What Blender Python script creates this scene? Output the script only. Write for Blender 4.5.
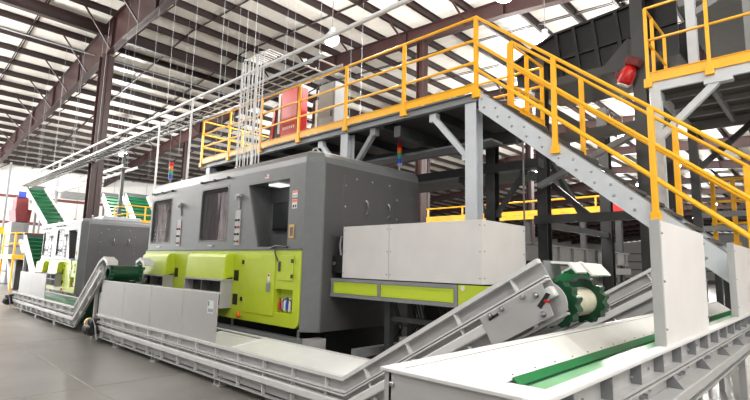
import bpy, bmesh, math, random
from mathutils import Vector, Matrix
random.seed(7)
scene = bpy.context.scene
COL = scene.collection
for o in list(bpy.data.objects):
    bpy.data.objects.remove(o)

# ------------------------------------------------------------------ camera
# axes: X runs to the right-hand vanishing point, Y to the left-hand one, Z up; metres
CAM_H = 1.65
FPX = 483.154
R = Matrix(((0.68735227, -0.11431128, -0.71727246),
            (-0.72591562, -0.07499713, -0.68368264),
            (0.02435926, 0.9906101, -0.13452979)))
cam = bpy.data.cameras.new('camera')
cam.sensor_width = 36.0
cam.lens = FPX / 750 * 36.0
cam.clip_end = 300
camo = bpy.data.objects.new('camera', cam)
COL.objects.link(camo)
camo.matrix_world = Matrix.Translation((0, 0, CAM_H)) @ R.to_4x4()
scene.camera = camo

# ------------------------------------------------------------------ light and exposure
w = bpy.data.worlds.new('world')
scene.world = w
w.use_nodes = True
w.node_tree.nodes['Background'].inputs[0].default_value = (1.0, 0.98, 0.96, 1)
w.node_tree.nodes['Background'].inputs[1].default_value = 0.6
scene.view_settings.view_transform = 'Standard'
scene.view_settings.look = 'None'
scene.view_settings.gamma = 1.0
scene.view_settings.use_curve_mapping = False
scene.view_settings.exposure = 0.05
LAMP_W = 1150.0


def at(px, py, **k):
    """photo pixel -> point on the plane x=, y= or z= (metres)"""
    d = R @ Vector((px - 375.0, 200.0 - py, -FPX))
    (a, v), = k.items()
    i = 'xyz'.index(a)
    o = Vector((0, 0, CAM_H))
    return o + d * ((v - o[i]) / d[i])


# ------------------------------------------------------------------ materials
MATS = {}


def mat(name, col, rough=0.5, metal=0.0, var=0.06, scale=6.0, bump=0.0, bscale=60.0, coat=0.0, alpha=1.0,
        emit=None, estr=0.0, stretch=None, trans=0.0, spec=None):
    m = bpy.data.materials.new(name)
    m.use_nodes = True
    nt = m.node_tree
    b = nt.nodes['Principled BSDF']
    lin = tuple((c / 12.92 if c <= 0.04045 else ((c + 0.055) / 1.055) ** 2.4) for c in col)
    tc = nt.nodes.new('ShaderNodeTexCoord')
    mp = nt.nodes.new('ShaderNodeMapping')
    if stretch:
        mp.inputs['Scale'].default_value = stretch
    nt.links.new(tc.outputs['Object'], mp.inputs['Vector'])
    n = nt.nodes.new('ShaderNodeTexNoise')
    n.inputs['Scale'].default_value = scale
    n.inputs['Detail'].default_value = 4
    nt.links.new(mp.outputs['Vector'], n.inputs['Vector'])
    r = nt.nodes.new('ShaderNodeValToRGB')
    r.color_ramp.elements[0].position = 0.3
    r.color_ramp.elements[1].position = 0.7
    r.color_ramp.elements[0].color = tuple(max(0, c * (1 - var)) for c in lin) + (1,)
    r.color_ramp.elements[1].color = tuple(min(1, c * (1 + var)) for c in lin) + (1,)
    nt.links.new(n.outputs['Fac'], r.inputs['Fac'])
    nt.links.new(r.outputs['Color'], b.inputs['Base Color'])
    b.inputs['Roughness'].default_value = rough
    b.inputs['Metallic'].default_value = metal
    if spec is not None:
        b.inputs['Specular IOR Level'].default_value = spec
    if coat:
        b.inputs['Coat Weight'].default_value = coat
        b.inputs['Coat Roughness'].default_value = 0.12
    if alpha < 1:
        b.inputs['Alpha'].default_value = alpha
    if trans:
        b.inputs['Transmission Weight'].default_value = trans
    if emit:
        b.inputs['Emission Color'].default_value = tuple(emit) + (1,)
        b.inputs['Emission Strength'].default_value = estr
    if bump:
        n2 = nt.nodes.new('ShaderNodeTexNoise')
        n2.inputs['Scale'].default_value = bscale
        n2.inputs['Detail'].default_value = 3
        nt.links.new(mp.outputs['Vector'], n2.inputs['Vector'])
        bp = nt.nodes.new('ShaderNodeBump')
        bp.inputs['Strength'].default_value = bump
        bp.inputs['Distance'].default_value = 0.02
        nt.links.new(n2.outputs['Fac'], bp.inputs['Height'])
        nt.links.new(bp.outputs['Normal'], b.inputs['Normal'])
    MATS[name] = m
    return m


mat('concrete', (0.47, 0.46, 0.445), 0.3, var=0.22, scale=0.7)
mat('joint', (0.55, 0.54, 0.52), 0.7)
mat('liner', (0.86, 0.845, 0.815), 0.38, var=0.04, scale=1.2, bump=0.5, bscale=2.0, stretch=(2.5, 0.6, 1))
mat('brown_steel', (0.185, 0.088, 0.082), 0.5, var=0.12, scale=3)
mat('purlin_brown', (0.13, 0.07, 0.066), 0.5, var=0.12, scale=3)
mat('wall_dark', (0.42, 0.42, 0.43), 0.6)
mat('wall_white', (0.93, 0.93, 0.92), 0.5, var=0.03)
mat('girt_red', (0.46, 0.22, 0.20), 0.55)
mat('machine_grey', (0.41, 0.42, 0.425), 0.32, var=0.05, scale=9, bump=0.06, bscale=90)
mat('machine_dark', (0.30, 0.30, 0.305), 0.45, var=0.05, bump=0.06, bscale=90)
mat('lime', (0.70, 0.77, 0.18), 0.35, var=0.04, scale=4, coat=0.1)
mat('lamp_strip', (1, 1, 1), 0.4, emit=(1, 1, 1), estr=0.9)
mat('lime_mesh', (0.72, 0.80, 0.18), 0.6, var=0.1, scale=180)
mat('light_grey', (0.64, 0.64, 0.64), 0.42, var=0.05, scale=7)
mat('panel_grey', (0.81, 0.80, 0.795), 0.5, var=0.04, scale=3, bump=0.04, bscale=160)
mat('cover_sheet', (0.86, 0.87, 0.87), 0.4, var=0.03)
mat('panel_sheet', (0.66, 0.655, 0.65), 0.4, metal=0.25, var=0.03, scale=3)
mat('white_sheet', (0.87, 0.87, 0.86), 0.4, var=0.03)
mat('lip_white', (0.80, 0.80, 0.80), 0.35, var=0.03)
mat('steel', (0.66, 0.66, 0.67), 0.32, metal=0.9, var=0.08, scale=14)
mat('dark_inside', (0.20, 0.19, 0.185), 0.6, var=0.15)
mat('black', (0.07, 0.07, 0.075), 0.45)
mat('yellow', (0.97, 0.71, 0.09), 0.4, var=0.04)
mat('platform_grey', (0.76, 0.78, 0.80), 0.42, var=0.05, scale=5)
mat('beam_grey', (0.50, 0.51, 0.52), 0.45, var=0.06)
mat('deck_dark', (0.34, 0.33, 0.32), 0.7, var=0.18, scale=2)
mat('trough_black', (0.085, 0.09, 0.095), 0.35, var=0.15, scale=4)
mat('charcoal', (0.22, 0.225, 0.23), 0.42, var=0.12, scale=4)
mat('green_belt', (0.03, 0.26, 0.15), 0.4, var=0.1, scale=5)
mat('green_skirt', (0.05, 0.45, 0.25), 0.35, var=0.06)
mat('cleat_green', (0.14, 0.40, 0.27), 0.45)
mat('belt_pale', (0.42, 0.66, 0.47), 0.35, var=0.18, scale=3)
mat('belt_dark', (0.02, 0.30, 0.18), 0.4, var=0.1)
mat('drum_beige', (0.80, 0.78, 0.70), 0.5, var=0.08, scale=10)
mat('red', (0.74, 0.06, 0.06), 0.35, var=0.05)
mat('dull_red', (0.40, 0.06, 0.08), 0.5, var=0.1)
mat('orange', (0.95, 0.42, 0.12), 0.4)
mat('blue', (0.12, 0.25, 0.70), 0.4)
mat('signal_green', (0.08, 0.60, 0.40), 0.4)
mat('white_paint', (0.84, 0.84, 0.84), 0.4)
mat('brass', (0.78, 0.62, 0.32), 0.4, metal=0.6)
mat('vinyl', (0.27, 0.21, 0.215), 0.12, var=0.5, scale=5, coat=0.5, stretch=(1, 4, 0.5))
mat('vinyl_glint', (0.78, 0.74, 0.75), 0.1, var=0.45, scale=5, coat=0.5, stretch=(1, 4, 0.5))  # pale streaky colour paints the glints on the dark curtains
mat('glass_tint', (0.25, 0.22, 0.22), 0.05, alpha=0.18, coat=0.6)
mat('screen', (0.20, 0.21, 0.22), 0.25)
mat('clear_plastic', (0.92, 0.94, 0.95), 0.12, var=0.02, alpha=0.8, coat=0.5)
mat('cable_black', (0.05, 0.05, 0.055), 0.5)
mat('lamp_glow', (1, 1, 1), 0.3, emit=(1.0, 0.98, 0.95), estr=45.0)
mat('daylight_door', (0.95, 0.97, 1.0), 0.5, emit=(0.95, 0.98, 1.0), estr=7.0)
mat('cabinet_grey', (0.62, 0.64, 0.66), 0.4, var=0.03)
M = MATS
_nt = M['concrete'].node_tree
_rmp = [n_ for n_ in _nt.nodes if n_.type == 'VALTORGB'][0]
_n = _nt.nodes.new('ShaderNodeTexNoise')
_n.inputs['Scale'].default_value = 2.2
_n.inputs['Detail'].default_value = 8
_n.inputs['Roughness'].default_value = 0.7
_mp = [n_ for n_ in _nt.nodes if n_.type == 'MAPPING'][0]
_nt.links.new(_mp.outputs['Vector'], _n.inputs['Vector'])
_mx = _nt.nodes.new('ShaderNodeMix')
_mx.data_type = 'RGBA'
_mx.blend_type = 'OVERLAY'
_mx.inputs[0].default_value = 0.35
_nt.links.new(_rmp.outputs['Color'], _mx.inputs[6])
_nt.links.new(_n.outputs['Fac'], _mx.inputs[7])
_b = _nt.nodes['Principled BSDF']
_nt.links.new(_mx.outputs[2], _b.inputs['Base Color'])
_mr = _nt.nodes.new('ShaderNodeMapRange')
_mr.inputs[3].default_value = 0.26
_mr.inputs[4].default_value = 0.40
_nt.links.new(_n.outputs['Fac'], _mr.inputs[0])
_nt.links.new(_mr.outputs[0], _b.inputs['Roughness'])


# ------------------------------------------------------------------ mesh helpers
class MB:
    tf = None     # optional point transform shared by everything a builder adds

    def __init__(self):
        self.v = []
        self.f = []
        self.s = []

    def add(self, vs, fs, smooth=False):
        n = len(self.v)
        if MB.tf:
            vs = [MB.tf(p) for p in vs]
        self.v += [tuple(p) for p in vs]
        for f in fs:
            self.f.append(tuple(i + n for i in f))
            self.s.append(smooth)
        return self

    def box(self, x0, x1, y0, y1, z0, z1):
        x0, x1 = min(x0, x1), max(x0, x1)
        y0, y1 = min(y0, y1), max(y0, y1)
        z0, z1 = min(z0, z1), max(z0, z1)
        vs = [(x, y, z) for z in (z0, z1) for y in (y0, y1) for x in (x0, x1)]
        return self.add(vs, [(0, 2, 3, 1), (4, 5, 7, 6), (0, 1, 5, 4), (2, 6, 7, 3), (0, 4, 6, 2), (1, 3, 7, 5)])

    def bar(self, p, q, w, h, up=(0, 0, 1)):
        p, q = Vector(p), Vector(q)
        d = (q - p).normalized()
        u = Vector(up)
        s = d.cross(u)
        if s.length < 1e-4:
            s = d.cross(Vector((1, 0, 0)))
        s.normalize()
        u = s.cross(d).normalized()
        vs = []
        for c in (p, q):
            for b in (-1, 1):
                for a in (-1, 1):
                    vs.append(c + s * a * w / 2 + u * b * h / 2)
        return self.add(vs, [(0, 2, 3, 1), (4, 5, 7, 6), (0, 1, 5, 4), (2, 6, 7, 3), (0, 4, 6, 2), (1, 3, 7, 5)])

    def tube(self, pts, r, n=10):
        pts = [Vector(p) for p in pts]
        rings = []
        for i, p in enumerate(pts):
            if i == 0:
                d = pts[1] - p
            elif i == len(pts) - 1:
                d = p - pts[i - 1]
            else:
                d = (pts[i + 1] - p).normalized() + (p - pts[i - 1]).normalized()
            d.normalize()
            a = Vector((0, 0, 1)) if abs(d.z) < 0.9 else Vector((1, 0, 0))
            s = d.cross(a).normalized()
            u = s.cross(d)
            rings.append([p + (s * math.cos(t) + u * math.sin(t)) * r for t in
                          [2 * math.pi * k / n for k in range(n)]])
        vs = [q for g in rings for q in g]
        fs = []
        for i in range(len(pts) - 1):
            for k in range(n):
                fs.append((i * n + k, i * n + (k + 1) % n, (i + 1) * n + (k + 1) % n, (i + 1) * n + k))
        self.add(vs, fs, True)
        self.add(rings[0], [tuple(range(n - 1, -1, -1))])
        self.add(rings[-1], [tuple(range(n))])
        return self

    def prism(self, poly, axis, a, b):
        """poly in the two other axes (x: (y,z), y: (x,z), z: (x,y)) extruded from a to b along axis"""
        def mk(p, t):
            return {'x': (t, p[0], p[1]), 'y': (p[0], t, p[1]), 'z': (p[0], p[1], t)}[axis]
        n = len(poly)
        vs = [mk(p, a) for p in poly] + [mk(p, b) for p in poly]
        fs = [tuple(range(n - 1, -1, -1)), tuple(range(n, 2 * n))]
        fs += [(i, (i + 1) % n, n + (i + 1) % n, n + i) for i in range(n)]
        return self.add(vs, fs)

    def strip(self, a, b, axis, t0, t1):
        """ribbon between two equal-length point rows, extruded along axis"""
        for i in range(len(a) - 1):
            self.prism([a[i], a[i + 1], b[i + 1], b[i]], axis, t0, t1)
        return self

    def lathe(self, prof, c, axis='z', n=20):
        """prof: (radius, height) list turned about axis through c"""
        rings = []
        for r, h in prof:
            g = []
            for k in range(n):
                t = 2 * math.pi * k / n
                p = (r * math.cos(t), r * math.sin(t), h)
                if axis == 'x':
                    p = (p[2], p[0], p[1])
                elif axis == 'y':
                    p = (p[1], p[2], p[0])
                g.append((p[0] + c[0], p[1] + c[1], p[2] + c[2]))
            rings.append(g)
        vs = [q for g in rings for q in g]
        fs = []
        for i in range(len(prof) - 1):
            for k in range(n):
                fs.append((i * n + k, i * n + (k + 1) % n, (i + 1) * n + (k + 1) % n, (i + 1) * n + k))
        self.add(vs, fs, True)
        if prof[0][0] > 1e-4:
            self.add(rings[0], [tuple(range(n - 1, -1, -1))])
        if prof[-1][0] > 1e-4:
            self.add(rings[-1], [tuple(range(n))])
        return self

    def cells_x(self, x0, x1, y0, y1, z0, z1, holes):
        """plate in the Y-Z plane with rectangular holes (ya,yb,za,zb)"""
        ys = sorted({y0, y1} | {h[0] for h in holes} | {h[1] for h in holes})
        zs = sorted({z0, z1} | {h[2] for h in holes} | {h[3] for h in holes})
        for i in range(len(ys) - 1):
            run = None
            for j in range(len(zs) - 1):
                cy, cz = (ys[i] + ys[i + 1]) / 2, (zs[j] + zs[j + 1]) / 2
                solid = not any(h[0] < cy < h[1] and h[2] < cz < h[3] for h in holes)
                if solid and run is None:
                    run = zs[j]
                if not solid and run is not None:
                    self.box(x0, x1, ys[i], ys[i + 1], run, zs[j])
                    run = None
            if run is not None:
                self.box(x0, x1, ys[i], ys[i + 1], run, zs[-1])
        return self

    def loft(self, poly, levels):
        """plan polygon (x,y) counter-clockwise, inset by d at height z for every (z, d)"""
        n = len(poly)
        rings = []
        for z, d in levels:
            g = []
            for i in range(n):
                a, b, c = Vector(poly[i - 1]), Vector(poly[i]), Vector(poly[(i + 1) % n])
                e1, e2 = (b - a).normalized(), (c - b).normalized()
                n1, n2 = Vector((-e1.y, e1.x)), Vector((-e2.y, e2.x))
                m = (n1 + n2)
                m = m / max(0.2, m.dot(n1))
                q = b + m * d
                g.append((q.x, q.y, z))
            rings.append(g)
        vs = [q for g in rings for q in g]
        fs = [(i * n + k, i * n + (k + 1) % n, (i + 1) * n + (k + 1) % n, (i + 1) * n + k)
              for i in range(len(levels) - 1) for k in range(n)]
        fs.append(tuple(range((len(levels) - 1) * n, len(levels) * n)))
        fs.append(tuple(range(n - 1, -1, -1)))
        return self.add(vs, fs)

    def build(self, name, m, parent=None, bevel=0.0):
        xs, ys, zs = zip(*self.v)
        o = Vector(((min(xs) + max(xs)) / 2, (min(ys) + max(ys)) / 2, min(zs)))
        me = bpy.data.meshes.new(name)
        me.from_pydata([(p[0] - o.x, p[1] - o.y, p[2] - o.z) for p in self.v], [], self.f)
        for poly, s in zip(me.polygons, self.s):
            poly.use_smooth = s
        bm = bmesh.new()
        bm.from_mesh(me)
        bmesh.ops.recalc_face_normals(bm, faces=bm.faces)
        if bevel:
            es = [e for e in bm.edges if len(e.link_faces) == 2 and e.calc_face_angle(0) > 0.5]
            bmesh.ops.bevel(bm, geom=es, offset=bevel, segments=2, affect='EDGES', profile=0.5, clamp_overlap=True)
        bm.to_mesh(me)
        bm.free()
        me.materials.append(M[m] if isinstance(m, str) else m)
        ob = bpy.data.objects.new(name, me)
        COL.objects.link(ob)
        place(ob, o, parent)
        return ob


WORLD = {}


def place(ob, o, parent):
    WORLD[ob] = Vector(o)
    if parent is not None:
        ob.parent = parent
        ob.location = Vector(o) - WORLD[parent]
    else:
        ob.location = o


def tag(o, label, cat, group=None):
    o['label'] = label
    o['category'] = cat
    if group:
        o['group'] = group
    return o


def struct(o):
    o['kind'] = 'structure'
    return o


def thing(name, label, cat, loc, group=None):
    o = bpy.data.objects.new(name, None)
    o.empty_display_size = 0.2
    COL.objects.link(o)
    place(o, Vector(loc), None)
    return tag(o, label, cat, group)


def dup(o, d, parent='same'):
    """copy of one part (shared mesh), moved by d"""
    c = o.copy()
    COL.objects.link(c)
    c.location = o.location + Vector(d)
    WORLD[c] = WORLD[o] + Vector(d)
    return c


def dup_tree(root, d, label=None):
    r = dup(root, d)
    if label:
        r['label'] = label
    for ch in list(root.children):
        c = ch.copy()
        COL.objects.link(c)
        c.parent = r
        WORLD[c] = WORLD[ch] + Vector(d)
        for g in list(ch.children):
            e = g.copy()
            COL.objects.link(e)
            e.parent = c
            WORLD[e] = WORLD[g] + Vector(d)
    return r


def bolts_x(mb, x, pts, r=0.014, h=0.012):
    for y, z in pts:
        mb.lathe([(r, 0), (r, -h * 0.7), (r * 0.6, -h)], (x, y, z), 'x', 8)
    return mb


def bolts_y(mb, y, pts, r=0.014, h=0.012):
    for x, z in pts:
        mb.lathe([(r, 0), (r, -h * 0.7), (r * 0.6, -h)], (x, y, z), 'y', 8)
    return mb


def offset(path, d):
    """mitred offset of a (y,z) path, d to the right-hand (lower) side when walking towards -y"""
    out = []
    for i, p in enumerate(path):
        p = Vector(p)
        ns = []
        if i > 0:
            e = (p - Vector(path[i - 1])).normalized()
            ns.append(Vector((-e.y, e.x)))
        if i < len(path) - 1:
            e = (Vector(path[i + 1]) - p).normalized()
            ns.append(Vector((-e.y, e.x)))
        m = sum(ns, Vector((0, 0))) / len(ns)
        m = m / m.dot(ns[0])
        q = p + m * d
        out.append((q.x, q.y))
    return out


# ================================================================== SETTING
X_LO, X_HI, Y_LO, Y_HI = -14.0, 150.0, -12.0, 50.0


def roof(y):     # underside of the purlins
    return 12.1 - 0.1 * (y - 21) if y > 21 else 12.1 - 0.06 * (21 - y)


floor = struct(MB().box(X_LO, X_HI, Y_LO, Y_HI, -0.2, 0).build('floor', 'concrete'))
for x in (-6.8, -2.3, 2.24, 11.3, 20.3):
    MB().box(x - 0.014, x + 0.014, Y_LO, Y_HI, -0.004, 0.0035).build('joint', 'joint', floor)
for y in (-2.0, 2.7, 7.15, 11.6, 16.1, 20.6, 25.1, 29.6, 34.1):
    MB().box(X_LO, X_HI, y - 0.012, y + 0.012, -0.004, 0.003).build('joint', 'joint', floor)

# roof liner (two slopes), purlins, bridging, rafters
cb = MB()
cb.prism([(21, 12.36), (Y_HI, roof(Y_HI) + 0.26), (Y_HI, roof(Y_HI) + 0.32), (21, 12.42)], 'x', X_LO, X_HI)
cb.prism([(Y_LO, roof(Y_LO) + 0.26), (21, 12.36), (21, 12.42), (Y_LO, roof(Y_LO) + 0.32)], 'x', X_LO, X_HI)
ceiling = struct(cb.build('ceiling', 'liner'))


def purlin_mb(y):
    z = roof(y)
    mb = MB()
    mb.box(X_LO, X_HI, y - 0.012, y + 0.012, z, z + 0.25)
    mb.box(X_LO, X_HI, y - 0.012, y + 0.09, z, z + 0.014)
    mb.box(X_LO, X_HI, y - 0.09, y + 0.012, z + 0.236, z + 0.25)
    return mb


PUR = [21 + 0.76 + 1.524 * i for i in range(19)] + [21 - 0.76 - 1.524 * i for i in range(21)]
first = None
for y in PUR:
    if first is None:
        first = purlin_mb(y).build('purlin', 'purlin_brown', ceiling)
        y_first = y
    else:
        dup(first, (0, y - y_first, roof(y) - roof(y_first)))

for x in (1.2, 4.0, 9.3, 12.1, 17.6, 20.6, 26.0, 29.0):
    mb = MB()
    for a, b in ((Y_LO, 21), (21, Y_HI)):
        mb.bar((x, a, roof(a) + 0.06), (x, b, roof(b) + 0.06), 0.05, 0.03)
        mb.bar((x + 0.12, a, roof(a) + 0.19), (x + 0.12, b, roof(b) + 0.19), 0.05, 0.03)
    mb.build('bridging', 'purlin_brown', ceiling)


def rafter(x, low):
    ys = [p[0] for p in low]
    ups = sorted(set(ys + [21.0]), reverse=True)

    def lo(y):
        for (a, za), (b, zb) in zip(low[:-1], low[1:]):
            if b <= y <= a:
                return min(za + (zb - za) * (y - a) / (b - a), roof(y) - 0.5)
    L = [(y, lo(y)) for y in ups]
    U = [(y, roof(y) - 0.004) for y in ups]
    mb = MB().strip(L, U, 'x', x - 0.012, x + 0.012)
    mb.strip(L, [(y, z + 0.025) for y, z in L], 'x', x - 0.14, x + 0.14)
    mb.strip([(y, z - 0.025) for y, z in U], U, 'x', x - 0.14, x + 0.14)
    r = mb.build('rafter', 'brown_steel', ceiling)
    # web stiffeners and flange braces
    for k, y in enumerate(PUR):
        if not (min(ys) + 0.5 < y < max(ys) - 0.5):
            continue
        if k % 3 == 0 and x < 50:
            MB().box(x - 0.12, x + 0.12, y - 0.008, y + 0.008, lo(y) + 0.02, roof(y) - 0.03).build('stiffener', 'brown_steel', r)
        if k % 2 == 0 and x < 50:
            for s in (-1, 1):
                MB().bar((x + s * 0.13, y, lo(y) + 0.05), (x + s * 1.3, y, roof(y) + 0.1), 0.06, 0.06).build('flange_brace', 'brown_steel', r)
    return r


rafter(6.4, [(49.8, 8.5), (44.7, 8.79), (38.4, 9.37), (25.7, 10.17), (22.4, 10.43), (20.5, 10.6), (16, 10.6), (9, 10.7), (-11.8, 9.3)])
LOW2 = [(49.8, 8.4), (43, 9.3), (36, 9.95), (33, 10.1), (29, 10.4), (26.5, 10.75), (20, 11.1), (14.5, 11.02), (11.8, 10.9), (8.2, 10.72), (6, 10.48), (-11.8, 9.3)]
for x in (15.0, 23.6, 32.2, 40.8, 49.4, 58.0, 66.6, 75.2, 83.8, 92.4, 101.0, 109.6, 118.2, 126.8):
    rafter(x, LOW2)
# eave strut / girder truss beam along X at the column line
for y in (22.6,):
    mb = MB()
    mb.box(X_LO, X_HI, y - 0.012, y + 0.012, 11.37, 11.85)
    mb.box(X_LO, X_HI, y - 0.13, y + 0.13, 11.35, 11.37).box(X_LO, X_HI, y - 0.13, y + 0.13, 11.85, 11.87)
    mb.build('girder', 'purlin_brown', ceiling)


def column(x, y, top, label, w=0.30):
    mb = MB()
    mb.box(x - 0.012, x + 0.012, y - w / 2, y + w / 2, 0.02, top)
    mb.box(x - w / 2, x + w / 2, y - w / 2, y - w / 2 + 0.022, 0.02, top)
    mb.box(x - w / 2, x + w / 2, y + w / 2 - 0.022, y + w / 2, 0.02, top)
    mb.box(x - w / 2 - .05, x + w / 2 + .05, y - w / 2 - .05, y + w / 2 + .05, 0, 0.02)
    return tag(mb.build('steel_column', 'brown_steel'), label, 'column', 'building columns')


column(6.4, 22.5, 10.42, 'tall dark brown steel column rising behind the far sorting machine', 0.46)
column(15.0, 33.0, 10.08, 'brown steel column in the distance above the left end of the yellow railing')
column(15.0, 11.8, 10.88, 'brown steel column behind the yellow platform railing under the second roof beam', 0.34)
column(23.6, 18.45, 10.9, 'far reddish column seen under the platform beside the edge of the near machine')
column(23.6, 11.33, 10.9, 'far reddish column seen under the stair beside the thin grey rod')
column(32.2, 24.6, 10.75, 'farthest slim reddish column seen under the platform')

# back wall with girts
wb = MB().box(X_LO, X_HI, Y_HI, Y_HI + 0.2, 0, roof(Y_HI) + 0.3)
wall_back = struct(wb.build('wall_back', 'wall_white'))
for z in (2.2, 4.4, 6.6):
    MB().box(X_LO, X_HI, Y_HI - 0.2, Y_HI, z, z + 0.22).build('girt', 'girt_red', wall_back)
for k in range(28):
    MB().box(X_LO + 3 * k, X_LO + 3 * k + 0.03, Y_HI - 0.02, Y_HI, 0.02, roof(Y_HI)).build('seam', 'light_grey', wall_back)
wr = MB().prism([(Y_LO, 0), (Y_HI, 0), (Y_HI, roof(Y_HI)), (21, 12.1), (Y_LO, roof(Y_LO))], 'x', X_HI, X_HI + 0.2)
wall_right = struct(wr.build('wall_right', 'wall_white'))
for z in (2.2, 4.4, 6.6):
    MB().box(X_HI - 0.2, X_HI, Y_LO, Y_HI - 0.25, z, z + 0.22).build('girt', 'girt_red', wall_right)
for n_, (xa, xb) in enumerate(((-10.5, -6.0), (-4.0, 0.5), (2.0, 5.6))):
    d_ = struct(MB().box(xa, xb, Y_HI - 0.06, Y_HI - 0.02, 0.02, 5.2).build('door_%d' % (n_ + 1), 'daylight_door'))
    for k in range(8):
        MB().box(xa, xb, Y_HI - 0.09, Y_HI - 0.06, 0.6 + 0.65 * k, 0.64 + 0.65 * k).build('door_rib', 'light_grey', d_)
wf_ = MB().box(X_LO, X_HI, Y_LO - 0.2, Y_LO, 0, roof(Y_LO) + 0.3)
wall_front = struct(wf_.build('wall_front', 'wall_white'))
# louvred vent on the back wall
v = struct(MB().box(11.6, 18.0, Y_HI - 0.3, Y_HI - 0.2, 6.95, 7.6).build('trim_1', 'light_grey'))
for k in range(5):
    MB().box(11.7, 17.9, Y_HI - 0.36, Y_HI - 0.3, 7.0 + 0.12 * k, 7.05 + 0.12 * k).build('slat', 'beam_grey', v)

# ------------------------------------------------------------------ high-bay lamps
def lamp_base(x, y, z, label):
    t = thing('high_bay_lamp', label, 'lamp', (x, y, z), 'high bay lamps')
    MB().lathe([(0.24, 0.05), (0.27, 0.0), (0.27, 0.09), (0.22, 0.16), (0.1, 0.3), (0.1, 0.42)], (x, y, z), 'z', 20).build('housing', 'cabinet_grey', t)
    MB().lathe([(0.0, -0.16), (0.1, -0.15), (0.2, -0.09), (0.25, 0.01), (0.25, 0.03)], (x, y, z - 0.03), 'z', 20).build('lens', 'lamp_glow', t)
    MB().tube([(x, y, z + 0.42), (x, y, roof(y) + 0.27)], 0.012, 6).build('hanging_rod', 'steel', t)
    return t


def lamp_light(x, y, z, k=1.0):
    l = bpy.data.lights.new('high_bay_light', 'POINT')
    l.energy = LAMP_W * k
    l.shadow_soft_size = 0.3
    l.color = (1.0, 0.97, 0.93)
    o = bpy.data.objects.new('high_bay_light', l)
    COL.objects.link(o)
    o.location = (x, y, z - 0.36)


LAMPS = [(at(332, 36, z=9.4).x, at(332, 36, z=9.4).y, 'round high bay lamp glowing above the red cabinet on the platform'),
         (at(545, 37, z=9.1).x, at(545, 37, z=9.1).y, 'round high bay lamp glowing beside the black overhead trough'),
         (11.0, 33.5, 'small distant high bay lamp left of the stack light on the sorting machine'),
         (24.5, 13.0, 'distant high bay lamp seen beneath the platform deck'),
         (28.0, 8.0, 'distant high bay lamp seen beneath the stair stringer'),
         (21.0, 27.0, 'distant high bay lamp seen between the roof beams over the cable tray'),
         (37.0, 17.0, 'tiny far high bay lamp seen under the platform left of the grey platform post'),
         (38.0, 7.5, 'tiny far high bay lamp seen under the stair between the dark columns'),
         (46.0, 12.0, 'far tiny high bay lamp under the platform deck near the tallest grey post'),
         (60.0, 18.0, 'very distant high bay lamp seen left of the grey platform post'),
         (62.0, 9.0, 'very distant high bay lamp seen right of the grey platform post'),
         (80.0, 14.0, 'most distant high bay lamp seen under the platform'),
         (26.0, 6.8, 'distant high bay lamp seen under the platform at the upper right')]
HID = [(5.5, -7.0), (-1.0, -3.0), (-4.5, 4.0), (-4.5, 20.0), (9.5, -4.0), (2.0, -5.0),
       (-3.0, 30.0), (-3.0, 40.0), (2.5, 44.0), (8.6, 8.8), (11.0, 5.9), (1.6, 21.0), (0.5, 28.0), (1.0, 36.0)]
for i, (x, y, lab) in enumerate(LAMPS):
    lamp_base(x, y, roof(y) - 2.3, lab)
    lamp_light(x, y, roof(y) - 2.3, 1.1 if i < 2 else 2.1)
for x, y in HID:
    lamp_base(x, y, roof(y) - 2.3, 'high bay lamp over the hall outside the picture')
    lamp_light(x, y, roof(y) - 2.3, 1.6 if y > 20 else 1.2 if (x > 4 and y > 4) else 1.5 if x > 15 else 0.8 if y < 0 else 0.9)

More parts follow.
